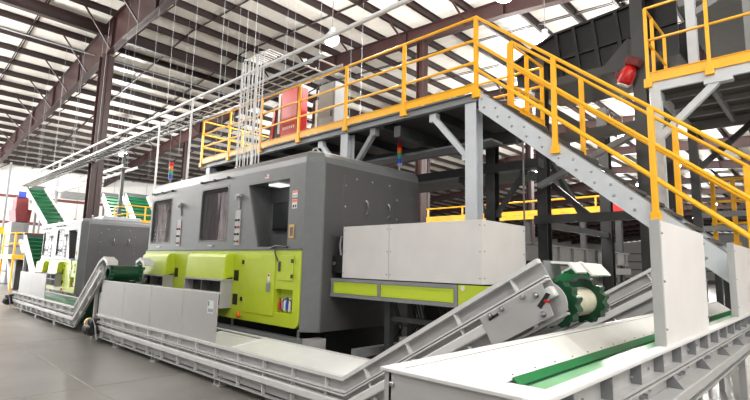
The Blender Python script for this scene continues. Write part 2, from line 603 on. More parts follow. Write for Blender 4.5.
# ================================================================== CONVEYOR (floor run + incline along Y)
def side_conveyor(name, label, X0, X1, path, rib_at, start_panel=None):
    """path: lip line (y,z) walking towards -y; X0 front, X1 back"""
    ys = [p[0] for p in path]
    t = thing(name, label, 'conveyor', ((X0 + X1) / 2, ys[0], 0), 'side discharge conveyors')
    o = lambda d: offset(path, d)
    for sgn, X in ((-1, X0), (1, X1)):
        i0, i1 = (X, X + 0.012) if sgn < 0 else (X - 0.012, X)
        MB().strip(o(0.0), o(0.40), 'x', i0, i1).build('side_frame', 'light_grey', t)
        e = X - 0.055 if sgn < 0 else X + 0.055
        MB().strip(o(-0.018), o(0.018), 'x', e, i1 if sgn < 0 else i0).build('top_lip', 'lip_white', t)
        MB().strip(o(0.12), o(0.132), 'x', e, X).build('middle_flange', 'lip_white', t)
        MB().strip(o(0.145), o(0.157), 'x', e + sgn * .01, X).build('middle_flange', 'lip_white', t)
        MB().strip(o(0.415), o(0.432), 'x', e, X).build('bottom_flange', 'light_grey', t)
        rib = None
        for (a, b), (c, d) in zip(zip(path[:-1], path[1:]), zip(o(0.12)[:-1], o(0.12)[1:])):
            a, b, c, d = Vector(a), Vector(b), Vector(c), Vector(d)
            Ln = (b - a).length
            n = max(1, int(Ln / rib_at))
            e_ = (b - a).normalized()
            nn = Vector((-e_.y, e_.x))
            for k in range(n):
                p = a + e_ * (Ln * (k + 0.55) / n)
                for lo_, hi_ in ((0.018, 0.12), (0.157, 0.205), (0.30, 0.415)):
                    q0, q1 = p + nn * lo_, p + nn * hi_
                    MB().prism([tuple(q0 - e_ * 0.006), tuple(q0 + e_ * 0.006), tuple(q1 + e_ * 0.006), tuple(q1 - e_ * 0.006)],
                               'x', e + 0.004 * -sgn, X).build('rib', 'lip_white', t)
    # return-roller cover tube on the front, bolts
    MB().strip(o(0.205), o(0.285), 'x', X0 - 0.075, X0).build('cover_tube', 'lip_white', t, bevel=0.012)
    bm_ = MB()
    a, b = Vector(path[0]), Vector(path[1])
    for k in range(max(1, int((b - a).length / 0.3))):
        bolts_x(bm_, X0, [(a.x - 0.15 - 0.3 * k, a.y - 0.18)], 0.012)
    bm_.build('bolts', 'steel', t)['kind'] = 'stuff'
    # belt
    pl, pk = Vector(path[-1]), Vector(path[-2])
    pb = list(path[:-1]) + [tuple(pl - (pl - pk).normalized() * 0.24)]
    MB().strip(offset(pb, 0.10), offset(pb, 0.112), 'x', X0 + 0.08, X1 - 0.08).build('belt', 'belt_dark', t)
    MB().strip(offset(pb, 0.34), offset(pb, 0.352), 'x', X0 + 0.08, X1 - 0.08).build('return_belt', 'belt_dark', t)
    MB().strip(o(0.02), o(0.10), 'x', X1 - 0.1, X1 - 0.09).build('skirt', 'green_skirt', t)
    return t


def gearmotor(parent, x, y, z):
    MB().box(x - 0.08, x + 0.1, y - 0.14, y + 0.06, z - 0.16, z + 0.16).build('gearbox', 'charcoal', parent, bevel=0.03)
    mo = MB().lathe([(0.09, 0), (0.115, -0.01), (0.115, -0.26), (0.09, -0.31)], (x - 0.10, y - 0.06, z - 0.04), 'y', 18).build('motor', 'black', parent)
    for k in range(6):
        MB().lathe([(0.122, 0), (0.122, -0.012)], (x - 0.10, y - 0.11 - 0.035 * k, z - 0.04), 'y', 18).build('cooling_fin', 'black', mo)
    MB().lathe([(0.11, 0.0), (0.11, 0.06), (0.07, 0.13), (0.0, 0.14)], (x - 0.03, y + 0.06, z + 0.05), 'y', 16).build('fan_cover', 'yellow', mo)
    MB().box(x - 0.18, x - 0.08, y - 0.26, y - 0.14, z + 0.06, z + 0.15).build('terminal_box', 'charcoal', mo, bevel=0.01)
    MB().tube([(x - 0.13, y - 0.26, z + 0.10), (x - 0.14, y - 0.40, z + 0.2), (x - 0.1, y - 0.46, z + 0.04), (x - 0.05, y - 0.44, z - 0.22)], 0.014, 6).build('cable', 'cabinet_grey', mo)


# --- conveyor under the near sorting machine
CX0, CX1 = 3.52, 4.32
P2 = [(11.15, 0.51), (3.70, 0.51), (1.62, 1.715)]
c2 = side_conveyor('belt_conveyor', 'light grey belt conveyor with upright guard panels under the near sorting machine', CX0, CX1, P2, 0.56)
for y in (10.05, 8.3, 6.2, 4.4):
    for x in (CX0 - 0.02, CX1 - 0.04):
        f = MB().box(x - 0.012, x + 0.07, y - 0.09, y - 0.07, 0.0, 0.12).box(x - 0.012, x + 0.07, y + 0.05, y + 0.07, 0, 0.12).box(x - 0.03, x + 0.09, y - 0.1, y + 0.08, 0, 0.012)
        f.build('foot', 'light_grey', c2)
# white cover sheet on the open end of the floor run
MB().prism([(CX0 + 0.1, 0.43), (CX1 - 0.02, 0.515), (CX1 - 0.02, 0.527), (CX0 + 0.1, 0.442)], 'y', 3.85, 6.25).build('cover_sheet', 'cover_sheet', c2)
MB().prism([(CX0 + 0.1, 0.40), (CX1 - 0.02, 0.49), (CX1 - 0.02, 0.50), (CX0 + 0.1, 0.41)], 'y', 6.27, 7.6).build('cover_sheet', 'cover_sheet', c2)
MB().prism([(CX0 + 0.1, 0.44), (CX1 - 0.02, 0.53), (CX1 - 0.02, 0.55), (CX0 + 0.1, 0.46)], 'y', 6.25, 6.265).build('cover_end', 'cover_sheet', c2)
# guard panels
PAN = [11.12, 9.86, 8.62, 7.42, 6.36]
for a, b in zip(PAN[:-1], PAN[1:]):
    g = MB().box(CX0 - 0.012, CX0 + 0.012, b + 0.004, a - 0.004, 0.525, 1.205).build('guard_panel', 'panel_sheet', c2, bevel=0.003)
    bm_ = MB()
    bolts_x(bm_, CX0 - 0.012, [(a - 0.03, z) for z in (0.62, 0.86, 1.1)], 0.01)
    bm_.build('bolts', 'steel', g)['kind'] = 'stuff'
    if b == PAN[-1]:
        s = MB().box(CX0 - 0.0135, CX0 - 0.012, 6.45, 6.62, 0.92, 1.10).build('sticker', 'white_paint', g)
        MB().box(CX0 - 0.0145, CX0 - 0.0135, 6.57, 6.61, 1.02, 1.09).build('green_mark', 'signal_green', g)
        mk = MB()
        for k, (ya, yb) in enumerate(((6.46, 6.49), (6.50, 6.52), (6.53, 6.56), (6.575, 6.6))):
            mk.box(CX0 - 0.0145, CX0 - 0.0135, ya, yb, 0.935, 0.985)
        mk.build('print', 'beam_grey', g)
    # return edge folded at the top
    MB().box(CX0 - 0.012, CX0 + 0.04, b + 0.004, a - 0.004, 1.205, 1.212).build('folded_edge', 'lip_white', g)
gearmotor(c2, CX0 - 0.08, 11.22, 0.28)
MB().box(CX0 + 0.02, CX0 + 0.12, 11.2, 11.32, 0.0, 0.95).build('end_post', 'light_grey', c2, bevel=0.008)
MB().tube([(CX0 + 0.07, 11.26, 0.5), (CX1, 11.26, 0.5)], 0.05, 12).build('tail_pulley', 'steel', c2)

# head of the incline: drum, corrugated sidewalls, bearing plate
HY, HZ = 1.57, 1.40
MB().lathe([(0.115, 0.0), (0.115, 0.62)], (CX0 + 0.13, HY, HZ), 'x', 28).build('head_drum', 'drum_beige', c2)


def corrugated(mb, xa, xb, y, z, r0, r1, n=13):
    ring_in, ring_out = [], []
    N = n * 8
    for xx, ph in ((xa, 0), (xb, 0)):
        for k in range(N):
            t = 2 * math.pi * k / N
            r = r1 - 0.013 + 0.013 * math.cos(2 * math.pi * k / 8)
            ring_out.append((xx, y + r * math.cos(t), z + r * math.sin(t)))
            ring_in.append((xx, y + r0 * math.cos(t), z + r0 * math.sin(t)))
    vs = ring_out + ring_in
    fs = []
    for k in range(N):
        j = (k + 1) % N
        fs.append((k, j, N + j, N + k))
        fs.append((2 * N + k, 2 * N + j, k + 0, j)[::-1] if False else (k, 2 * N + k, 2 * N + j, j))
        fs.append((N + k, N + j, 3 * N + j, 3 * N + k))
        fs.append((2 * N + k, 3 * N + k, 3 * N + j, 2 * N + j))
    return mb.add(vs, fs)


for xa in (CX0 + 0.10, CX0 + 0.68):
    corrugated(MB(), xa, xa + 0.11, HY, HZ, 0.10, 0.185).build('corrugated_sidewall', 'green_belt', c2)
MB().lathe([(0.165, 0.0), (0.165, 0.02)], (CX0 - 0.004, HY + 0.02, HZ), 'x', 32).build('bearing_plate', 'light_grey', c2)
MB().lathe([(0.165, 0.0), (0.165, 0.02)], (CX1 - 0.012, HY + 0.02, HZ), 'x', 32).build('bearing_plate', 'light_grey', c2)
# take-up plate with slots and bolts on the front of the incline
ex = Vector((P2[2][0] - P2[1][0], P2[2][1] - P2[1][1])).normalized()
nx = Vector((-ex.y, ex.x))
A = Vector(P2[2]) - ex * 0.02
q = [A - ex * 0.62 + nx * 0.16, A - ex * 0.02 + nx * 0.16, A - ex * 0.06 + nx * 0.40, A - ex * 0.62 + nx * 0.40]
tp = MB().prism([tuple(v_) for v_ in q], 'x', CX0 - 0.09, CX0 - 0.078).build('take_up_plate', 'light_grey', c2, bevel=0.003)
for (u, w_) in ((0.10, 0.22), (0.12, 0.36)):
    p = A - ex * u + nx * w_
    MB().lathe([(0.022, 0), (0.022, -0.02), (0.012, -0.035)], (CX0 - 0.09, p.x, p.y), 'x', 10).build('bearing_bolt', 'steel', tp)
sl = A - ex * 0.07 + nx * 0.28
MB().prism([(sl.x - 0.05, sl.y + 0.05), (sl.x - 0.02, sl.y + 0.06), (sl.x + 0.05, sl.y - 0.04), (sl.x + 0.02, sl.y - 0.06)], 'x', CX0 - 0.095, CX0 - 0.091).build('slot', 'black', tp)
MB().prism([(sl.x - 0.05, sl.y + 0.0), (sl.x - 0.01, sl.y + 0.012), (sl.x + 0.0, sl.y - 0.005), (sl.x - 0.05, sl.y - 0.016)], 'x', CX0 - 0.10, CX0 - 0.095).build('red_clip', 'red', tp)
for u in (0.40, 0.20, 0.52):
    p = A - ex * u + nx * 0.185
    MB().lathe([(0.02, 0), (0.02, -0.02), (0.012, -0.03)], (CX0 - 0.09, p.x, p.y), 'x', 8).build('bolt', 'steel', tp)
p = A - ex * 0.5 + nx * 0.21
MB().bar((CX0 - 0.092, p.x + .04, p.y - .02), (CX0 - 0.092, p.x - .04, p.y + .03), 0.006, 0.02).build('slot', 'black', tp)
# discharge chute plates beyond the head
MB().prism([(CX0 + 0.02, 1.72), (CX0 + 0.30, 1.72), (CX0 + 0.34, 1.62), (CX0 + 0.02, 1.55)], 'y', 1.60, 1.612).build('hood_plate', 'beam_grey', c2)
MB().prism([(1.612, 1.72), (1.46, 1.71), (1.40, 1.64), (1.41, 1.63), (1.47, 1.695), (1.612, 1.70)], 'x', CX0 + 0.14, CX0 + 0.34).build('chute_plate', 'white_sheet', c2)
MB().prism([(1.612, 1.72), (1.46, 1.71), (1.38, 1.62), (1.39, 1.61), (1.47, 1.695), (1.612, 1.70)], 'x', CX0 + 0.40, CX1 + 0.02).build('chute_plate', 'white_sheet', c2)
MB().prism([(1.60, 1.64), (1.47, 1.665), (1.41, 1.61), (1.42, 1.60), (1.48, 1.64), (1.60, 1.62)], 'x', CX0 + 0.38, CX0 + 0.66).build('green_flap', 'green_skirt', c2)
# two steep support legs of the incline
for y in (2.95, 2.15):
    zt = 0.51 + (3.70 - y) * 0.58 - 0.45
    for x in (CX0 + 0.02, CX1 - 0.07):
        MB().box(x, x + 0.05, y - 0.025, y + 0.025, 0, zt).build('leg', 'light_grey', c2)

# --- far conveyor under the second machine
P1 = [(19.3, 0.53), (12.75, 0.53), (11.28, 1.60)]
c1 = side_conveyor('belt_conveyor', 'distant grey belt conveyor with one bright panel running to a steep green-headed incline', CX0, CX1, P1, 0.56)
for y in (18.0, 16.2, 14.3):
    for x in (CX0 - 0.02, CX1 - 0.04):
        MB().box(x - 0.012, x + 0.07, y - 0.09, y + 0.07, 0.0, 0.12).build('foot', 'light_grey', c1)
MB().box(CX0 - 0.012, CX0 + 0.012, 15.6, 17.1, 0.545, 1.205).build('guard_panel', 'panel_sheet', c1, bevel=0.003)
MB().box(CX0 - 0.012, CX0 + 0.012, 17.11, 18.7, 0.545, 1.205).build('guard_panel', 'panel_sheet', c1, bevel=0.003)
gearmotor(c1, CX0 - 0.08, 19.35, 0.3)
MB().lathe([(0.155, 0.0), (0.155, 0.56)], (CX0 + 0.14, 11.15, 1.36), 'x', 24).build('head_drum', 'green_belt', c1)
for xa in (CX0 + 0.08, CX0 + 0.66):
    corrugated(MB(), xa, xa + 0.07, 11.15, 1.36, 0.10, 0.19).build('corrugated_sidewall', 'belt_dark', c1)
MB().lathe([(0.15, 0), (0.15, 0.02)], (CX0 - 0.03, 11.2, 1.37), 'x', 24).build('bearing_plate', 'light_grey', c1)
MB().lathe([(0.04, 0), (0.04, 0.02)], (CX0 - 0.05, 11.2, 1.37), 'x', 10).build('bearing_bolt', 'steel', c1)
for x in (CX0 - 0.05, CX1 - 0.12):
    MB().prism([(11.3, 1.62), (11.08, 1.70), (10.82, 1.62), (10.80, 1.53), (10.86, 1.52), (10.92, 1.58), (11.08, 1.64), (11.3, 1.56)], 'x', x, x + 0.2).build('chute_plate', 'lip_white', c1)
for x in (CX0, CX1 - 0.06):
    MB().box(x, x + 0.06, 11.5, 11.56, 0, 1.1).build('leg', 'light_grey', c1)

# ================================================================== SORTING MACHINES
def machine(base, label, sx=None):
    t = thing('sorting_machine', label, 'machine', base, 'grey and lime sorting machines')
    XF, XB, Y0, Y1, ZB, ZT = 4.70, 7.42, 5.80, 12.05, 0.64, 3.47
    C = 0.21
    poly = [(XF, Y1 - 0.1), (XF, Y0 + C), (XF + C, Y0), (XB - 0.12, Y0), (XB, Y0 + 0.12), (XB, Y1), (XF + 0.1, Y1)]
    win = [(10.81, 11.85, 2.05, 3.06), (8.36, 9.42, 2.05, 3.10)]
    rec = (6.42, 7.66, 1.92, 3.04)
    h = MB()
    h.loft(poly, [(3.26, 0.0), (3.36, 0.012), (3.43, 0.05), (3.465, 0.11), (ZT, 0.18)])
    h.cells_x(XF, XF + 0.30, Y0 + C, Y1 - 0.1, 1.88, 3.26, win + [rec])
    h.prism([(XF, Y0 + C), (XF + C, Y0), (XF + 0.3, Y0), (XF + 0.3, Y0 + C)], 'z', 0.62, 3.26)
    h.prism([(XF, Y1 - 0.1), (XF + 0.3, Y1 - 0.1), (XF + 0.3, Y1), (XF + 0.1, Y1)], 'z', 0.62, 3.26)
    h.box(XF + 0.3, XB, Y1 - 0.3, Y1, 0.62, 3.26)
    h.box(XB - 0.3, XB, Y0 + 0.4, Y1 - 0.3, 0.62, 3.26)
    h.box(XF + 0.3, XB - 0.3, Y0 + 0.4, Y1 - 0.3, 0.62, 1.9)
    h.prism([(7.66, 1.92), (7.27, 1.92), (7.66, 3.04)], 'x', XF, XF + 0.04)
    hs = h.build('housing', 'machine_grey', t)
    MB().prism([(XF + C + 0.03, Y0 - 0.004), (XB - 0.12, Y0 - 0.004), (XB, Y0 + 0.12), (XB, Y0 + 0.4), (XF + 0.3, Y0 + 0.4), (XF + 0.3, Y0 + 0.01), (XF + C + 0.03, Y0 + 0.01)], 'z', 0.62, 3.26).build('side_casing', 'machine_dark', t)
    # operator recess: inner walls and monitor
    r = MB()
    r.box(XF + 0.3, XF + 0.5, 7.66, 7.70, 1.92, 3.04).box(XF + 0.3, XF + 0.5, 6.38, 6.42, 1.92, 3.04)
    r.box(XF + 0.5, XF + 0.54, 6.38, 7.70, 1.88, 3.08).box(XF + 0.3, XF + 0.5, 6.38, 7.70, 3.04, 3.08)
    rc = r.build('operator_recess', 'machine_grey', t)
    mo = MB().box(XF + 0.40, XF + 0.50, 6.90, 7.44, 2.24, 2.74).build('monitor', 'black', rc, bevel=0.01)
    MB().box(XF + 0.394, XF + 0.399, 6.93, 7.41, 2.28, 2.71).build('screen', 'screen', rc)
    MB().box(XF + 0.15, XF + 0.40, 6.95, 7.25, 3.01, 3.038).build('recess_lamp', 'lamp_strip', rc)
    # windows with vinyl curtains
    for i, (a, b, c, d) in enumerate(win):
        wf = MB().cells_x(XF - 0.004, XF + 0.05, a - 0.02, b + 0.02, c - 0.02, d + 0.02, [(a + 0.015, b - 0.015, c + 0.015, d - 0.015)]).build('window_gasket', 'machine_dark', t)
        for (yy, zz, sy, sz) in ((a, c, 1, 1), (b, c, -1, 1), (a, d, 1, -1), (b, d, -1, -1)):
            MB().prism([(yy, zz), (yy + sy * 0.10, zz), (yy + sy * 0.03, zz + sz * 0.03), (yy, zz + sz * 0.10)], 'x', XF, XF + 0.05).build('corner_fillet', 'machine_grey', wf)
        MB().box(XF + 0.03, XF + 0.036, a, b, c, d).build('window_pane', 'glass_tint', wf)
        for s in range(2):
            ya, yb = (a + 0.02, a + (b - a) * 0.55) if s == 0 else (a + (b - a) * 0.45, b - 0.02)
            vs, fs = [], []
            nu, nv = 22, 10
            for iv in range(nv + 1):
                for iu in range(nu + 1):
                    u, v_ = iu / nu, iv / nv
                    x = XF + 0.11 + 0.02 * s + 0.03 * math.sin(u * 14 + i + s * 2 + v_ * 1.5) * (0.4 + 0.6 * (1 - v_)) + 0.015 * math.sin(u * 31 + v_ * 4)
                    vs.append((x, ya + (yb - ya) * u, c - 0.0 + (d - c - 0.08) * v_))
            for iv in range(nv):
                for iu in range(nu):
                    k = iv * (nu + 1) + iu
                    fs.append((k, k + 1, k + nu + 2, k + nu + 1))
            MB().add(vs, fs, True).build('vinyl_curtain', 'vinyl_glint' if (s + i) % 2 else 'vinyl', wf)
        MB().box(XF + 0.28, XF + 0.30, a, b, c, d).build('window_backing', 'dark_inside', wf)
        MB().bar((XF + 0.2, a, d - 0.16), (XF + 0.2, b, d - 0.19), 0.02, 0.05).build('red_light_bar', 'dull_red', wf)
        MB().tube([(XF - 0.02, a - 0.05, d + 0.16), (XF - 0.02, b + 0.05, d + 0.16)], 0.012, 8).build('hanger_rail', 'machine_dark', wf)
        for yy in (a, (a + b) / 2, b):
            MB().lathe([(0.025, 0.0), (0.025, -0.05)], (XF, yy, d + 0.16), 'x', 10).build('hanger_knob', 'black', wf)
        MB().bar((XF - 0.02, (a + b) / 2 - 0.1, c - 0.09), (XF - 0.02, (a + b) / 2 + 0.1, c - 0.09), 0.02, 0.02).build('sill_handle', 'steel', wf)
    # control strips and brackets
    for (y, z0, z1, n) in ((10.36, 1.96, 2.54, 3), (7.95, 1.96, 2.60, 4)):
        cp = MB().box(XF - 0.012, XF, y - 0.09, y + 0.09, z0, z1).build('control_strip', 'light_grey', t, bevel=0.004)
        for k in range(n):
            for s, cm in ((-1, 'red' if k % 2 == 0 else 'black'), (1, 'black' if k else 'signal_green')):
                MB().lathe([(0.02, 0), (0.02, -0.02), (0.012, -0.03)], (XF - 0.012, y + s * 0.045, z0 + 0.07 + k * (z1 - z0 - .12) / n), 'x', 10).build('push_button', cm, cp)
        zb = 2.85
        br = MB().box(XF - 0.05, XF, y - 0.06, y + 0.06, zb, zb + 0.05).box(XF - 0.08, XF - 0.03, y - 0.02, y + 0.02, zb - 0.05, zb + 0.02).build('camera_bracket', 'light_grey', t)
        MB().bar((XF - 0.012, y, zb), (XF - 0.012, y - 0.04, zb - 0.22), 0.02, 0.05).build('strap', 'beam_grey', br)
    # stickers and plates on the front
    st = MB().box(XF - 0.003, XF, 7.03, 7.15, 3.10, 3.18).build('flag_sticker', 'white_paint', t)
    MB().box(XF - 0.004, XF - 0.003, 7.10, 7.15, 3.14, 3.18).build('flag_canton', 'blue', st)
    for k in range(3):
        MB().box(XF - 0.004, XF - 0.003, 7.03, 7.10 if k == 2 else 7.15, 3.10 + k * 0.03, 3.112 + k * 0.03).build('flag_stripe', 'red', st)
    for z, hh in ((2.71, 0.11), (2.53, 0.15)):
        st = MB().box(XF - 0.003, XF, 6.20, 6.33, z, z + hh).build('warning_sticker', 'white_paint', t)
        MB().box(XF - 0.004, XF - 0.003, 6.205, 6.325, z + hh * 0.66, z + hh - 0.005).build('warning_band', 'orange', st)
        for k in range(2):
            MB().box(XF - 0.004, XF - 0.003, 6.215 + k * 0.055, 6.25 + k * 0.06, z + 0.015, z + hh * 0.4).build('pictogram', 'black' if hh > 0.12 else 'beam_grey', st)
    br = MB().box(XF - 0.012, XF, 6.24, 6.37, 2.05, 2.27).build('brass_plate', 'brass', t, bevel=0.003)
    MB().box(XF - 0.014, XF - 0.012, 6.265, 6.345, 2.09, 2.23).build('plate_slot', 'machine_dark', br)
    # drip ledge between grey and lime
    MB().box(XF - 0.03, XF + 0.02, Y0 + C, Y1 - 0.1, 1.865, 1.885).build('ledge', 'machine_dark', t)
    # lime lower casing
    vo = (6.19, 6.66, 0.87, 1.24)
    lm = MB().cells_x(XF - 0.015, XF + 0.10, 6.19, Y1 - 0.02, 0.66, 1.862, [vo])
    arc = [(6.19, 0.66), (6.19, 1.862), (6.02, 1.862), (6.02, 0.78)] + [(6.14 - 0.12 * math.cos(a), 0.78 - 0.12 * math.sin(a)) for a in (0.3, 0.7, 1.1, 1.45)]
    lm.prism(arc, 'x', XF - 0.015, XF + 0.10)
    lime = lm.build('lime_casing', 'lime', t)
    vb = MB().box(XF + 0.1, XF + 0.12, vo[0], vo[1], vo[2], vo[3]).build('valve_cabinet_back', 'lime', t)
    for k, (y, cm) in enumerate(((6.60, 'red'), (6.53, 'steel'), (6.46, 'white_paint'), (6.40, 'blue'), (6.33, 'white_paint'), (6.26, 'black'))):
        MB().lathe([(0.024, 0), (0.024, 0.10 + 0.02 * (k % 3)), (0.014, 0.13 + 0.02 * (k % 3)), (0.014, 0.2)], (XF + 0.05, y, 0.90 + 0.02 * (k % 2)), 'z', 10).build('air_valve', cm, vb)
    MB().tube([(XF + 0.06, 6.63, 0.96), (XF + 0.03, 6.42, 1.10), (XF + 0.06, 6.22, 1.04)], 0.01, 6).build('air_hose', 'black', vb)
    # doors and panels of the lime casing
    dr = MB().box(XF - 0.03, XF - 0.016, 6.68, 7.60, 0.80, 1.80).build('casing_door', 'lime', t, bevel=0.004)
    MB().box(XF - 0.045, XF - 0.03, 6.78, 6.88, 1.18, 1.34).build('door_handle', 'steel', dr, bevel=0.004)
    MB().box(XF - 0.036, XF - 0.03, 6.80, 6.86, 1.36, 1.48).build('tag', 'white_paint', dr)
    MB().box(XF - 0.038, XF - 0.036, 6.81, 6.85, 1.43, 1.47).build('tag_mark', 'red', dr)
    for z in (0.98, 1.62):
        MB().box(XF - 0.045, XF - 0.03, 7.61, 7.66, z, z + 0.07).build('hinge', 'black', dr)
    MB().box(XF - 0.035, XF - 0.03, 7.05, 7.55, 1.70, 1.78).build('vent_strip', 'lime_mesh', dr)
    dr = MB().box(XF - 0.03, XF - 0.016, 6.19, 6.58, 1.38, 1.78).build('casing_door', 'lime', t, bevel=0.004)
    for z in (1.42, 1.66):
        MB().box(XF - 0.045, XF - 0.03, 6.185, 6.23, z, z + 0.06).build('hinge', 'black', dr)
    MB().box(XF - 0.045, XF - 0.03, 6.52, 6.57, 1.52, 1.68).build('door_handle', 'black', dr, bevel=0.004)
    for (y, z) in ((10.3, 1.33), (7.87, 1.34), (7.87, 0.92)):
        MB().box(XF - 0.018, XF - 0.0155, y - 0.08, y + 0.08, z - 0.02, z + 0.17).build('pull_pocket', 'black', t)
    MB().tube([(XF - 0.02, 6.72, 1.9), (XF - 0.05, 6.66, 1.80), (XF - 0.03, 6.6, 1.68)], 0.012, 6).build('hose', 'charcoal', t)
    MB().tube([(XF - 0.02, 6.85, 1.9), (XF - 0.06, 6.6, 1.93), (XF - 0.03, 6.36, 1.91)], 0.018, 6).build('hose', 'charcoal', t)
    # hoods and chutes over the conveyor
    for (ya, yb) in ((7.97, 9.45), (10.40, 11.72)):
        hd = MB().prism([(XF - 0.015, 1.80), (XF - 0.14, 1.80), (XF - 0.19, 1.75), (XF - 0.22, 1.34), (XF - 0.20, 1.34), (XF - 0.015, 1.38)], 'y', ya, yb).build('hood', 'lime', t, bevel=0.008)
        za, zb_, xf = 0.86, 1.33, XF - 0.24
        ch = MB()
        ch.box(xf, XF - 0.02, ya + 0.02, ya + 0.045, za, zb_ - 0.02).box(xf, XF - 0.02, yb - 0.045, yb - 0.02, za, zb_ - 0.02)
        ch.box(xf - 0.02, XF - 0.02, ya, yb, zb_ - 0.02, zb_ + 0.012)
        ch.box(xf - 0.015, XF - 0.02, ya + 0.02, yb - 0.02, za - 0.03, za)
        cho = ch.build('chute', 'light_grey', t)
        MB().box(xf + 0.01, XF - 0.03, (ya + yb) / 2 + 0.02, (ya + yb) / 2 + 0.045, za, zb_ - 0.02).build('divider', 'steel', cho)
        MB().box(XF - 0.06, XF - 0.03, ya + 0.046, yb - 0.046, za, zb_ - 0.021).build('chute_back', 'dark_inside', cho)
        MB().box(xf - 0.02, xf, ya, yb, zb_ - 0.235, zb_ - 0.21).build('crossbar', 'light_grey', cho)
    MB().lathe([(0.03, 0), (0.045, 0.01), (0.045, 0.05), (0.02, 0.06)], (XF - 0.1, 7.65, 0.74), 'x', 12).build('orange_coupling', 'orange', t)
    # near side: access door outline, handles, bolts
    ad = MB().box(5.33, 6.70, Y0 - 0.008, Y0, 2.0, 3.12).build('access_door', 'machine_dark', t, bevel=0.004)
    for x in (5.86, 6.42):
        MB().tube([(x, Y0 - 0.008, 2.50), (x, Y0 - 0.06, 2.53), (x, Y0 - 0.06, 2.72), (x, Y0 - 0.008, 2.75)], 0.022, 8).build('door_handle', 'steel', ad)
    bm_ = MB()
    bolts_y(bm_, Y0 - 0.008, [(5.37, 2.95), (5.37, 2.6), (5.37, 2.2), (5.62, 3.09), (6.0, 3.09), (6.45, 3.09), (6.66, 2.85), (6.66, 2.5), (6.66, 2.2)], 0.018)
    bm_.build('bolts', 'steel', ad)['kind'] = 'stuff'
    # base: frame beams and feet
    MB().box(XF + 0.05, XF + 0.17, Y0 + 0.2, Y1, 0.34, 0.50).build('base_beam', 'beam_grey', t)
    MB().box(XB - 0.3, XB - 0.15, Y0 + 0.2, Y1, 0.34, 0.50).build('base_beam', 'beam_grey', t)
    for y in (6.15, 8.1, 10.1, 11.8):
        for x in (XF + 0.1, XB - 0.22):
            MB().lathe([(0.07, 0), (0.07, 0.02), (0.025, 0.05), (0.025, 0.34)], (x, y, 0.0), 'z', 12).build('foot', 'steel', t)
            MB().lathe([(0.025, 0), (0.025, 0.13)], (x, y, 0.50), 'z', 10).build('spacer', 'steel', t)
    MB().box(XF + 0.05, XF + 0.35, 5.78, 5.98, 0.02, 0.52).build('corner_box', 'light_grey', t, bevel=0.005)
    # black block standing in for the shade beneath the machine
    MB().box(XF + 0.55, XB - 0.35, Y0 + 0.25, Y1 - 0.1, 0.03, 0.62).build('underside_shade', 'black', t)
    # lifting eyes
    for (x, y) in ((XF + 0.45, 6.35), (XF + 0.45, 11.4), (XF + 0.45, 8.9)):
        MB().tube([(x, y - 0.09, ZT - 0.01), (x, y - 0.08, ZT + 0.09), (x, y - 0.03, ZT + 0.14), (x, y + 0.03, ZT + 0.14), (x, y + 0.08, ZT + 0.09), (x, y + 0.09, ZT - 0.01)], 0.022, 8).build('lifting_eye', 'steel', t)
    # stack lights
    for (x, y) in (((XF + 0.35, 11.85), (7.13, 6.15)) if MB.tf is None else ()):
        s = MB().lathe([(0.045, 0), (0.045, 0.02), (0.018, 0.03), (0.018, 0.16), (0.05, 0.18), (0.05, 0.20)], (x, y, ZT - 0.01), 'z', 14).build('stack_light', 'cabinet_grey', t)
        for k, cm in enumerate(('blue', 'signal_green', 'orange', 'red')):
            MB().lathe([(0.048, 0), (0.048, 0.10), (0.044, 0.105)], (x, y, ZT + 0.19 + 0.107 * k), 'z', 14).build('stack_lens', cm, s)
    return t


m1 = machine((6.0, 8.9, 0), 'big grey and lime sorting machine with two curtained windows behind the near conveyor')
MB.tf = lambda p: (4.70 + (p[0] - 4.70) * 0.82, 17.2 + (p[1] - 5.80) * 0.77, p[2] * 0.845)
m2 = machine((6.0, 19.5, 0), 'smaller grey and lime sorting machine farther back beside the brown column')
MB.tf = None

# ------------------------------------------------------------------ outfeed of the near machine: box cover on a lime frame
of = thing('outfeed_conveyor', 'pale grey box cover on a lime and grey conveyor frame beside the near machine', 'conveyor', (5.7, 4.3, 0))
BX0, BX1, BY0, BY1 = 5.10, 6.22, 3.07, 5.52
for a, b in ((BY0, 4.565), (4.572, BY1)):
    g = MB().box(BX0, BX0 + 0.012, a, b, 1.455, 2.235).build('side_panel', 'panel_grey', of, bevel=0.003)
    bm_ = MB()
    bolts_x(bm_, BX0, [(b - 0.03, z) for z in (1.53, 1.85, 2.17)] + [(a + 0.03, z) for z in (1.53, 1.85, 2.17)], 0.009)
    bm_.build('bolts', 'steel', g)['kind'] = 'stuff'
g = MB().box(BX0 + 0.013, BX1, BY0, BY0 + 0.012, 1.455, 2.235).build('end_panel', 'panel_grey', of, bevel=0.003)
bm_ = MB()
bolts_y(bm_, BY0, [(BX0 + 0.05, z) for z in (1.53, 1.85, 2.17)] + [(BX1 - 0.05, z) for z in (1.53, 1.85, 2.17)], 0.009)
bm_.build('bolts', 'steel', g)['kind'] = 'stuff'
MB().box(BX0 + 0.013, BX1, BY0 + 0.013, BY1, 2.22, 2.235).build('top_panel', 'panel_grey', of)
MB().box(BX1 - 0.012, BX1, BY0 + 0.013, BY1, 1.455, 2.22).build('side_panel', 'panel_grey', of)
fr = MB()
fr.box(BX0, BX0 + 0.06, 3.42, 5.78, 1.39, 1.44).box(BX0, BX0 + 0.06, 3.42, 5.78, 1.16, 1.21)
for y in (3.42, 4.72, 5.72):
    fr.box(BX0, BX0 + 0.06, y, y + 0.05, 1.21, 1.39)
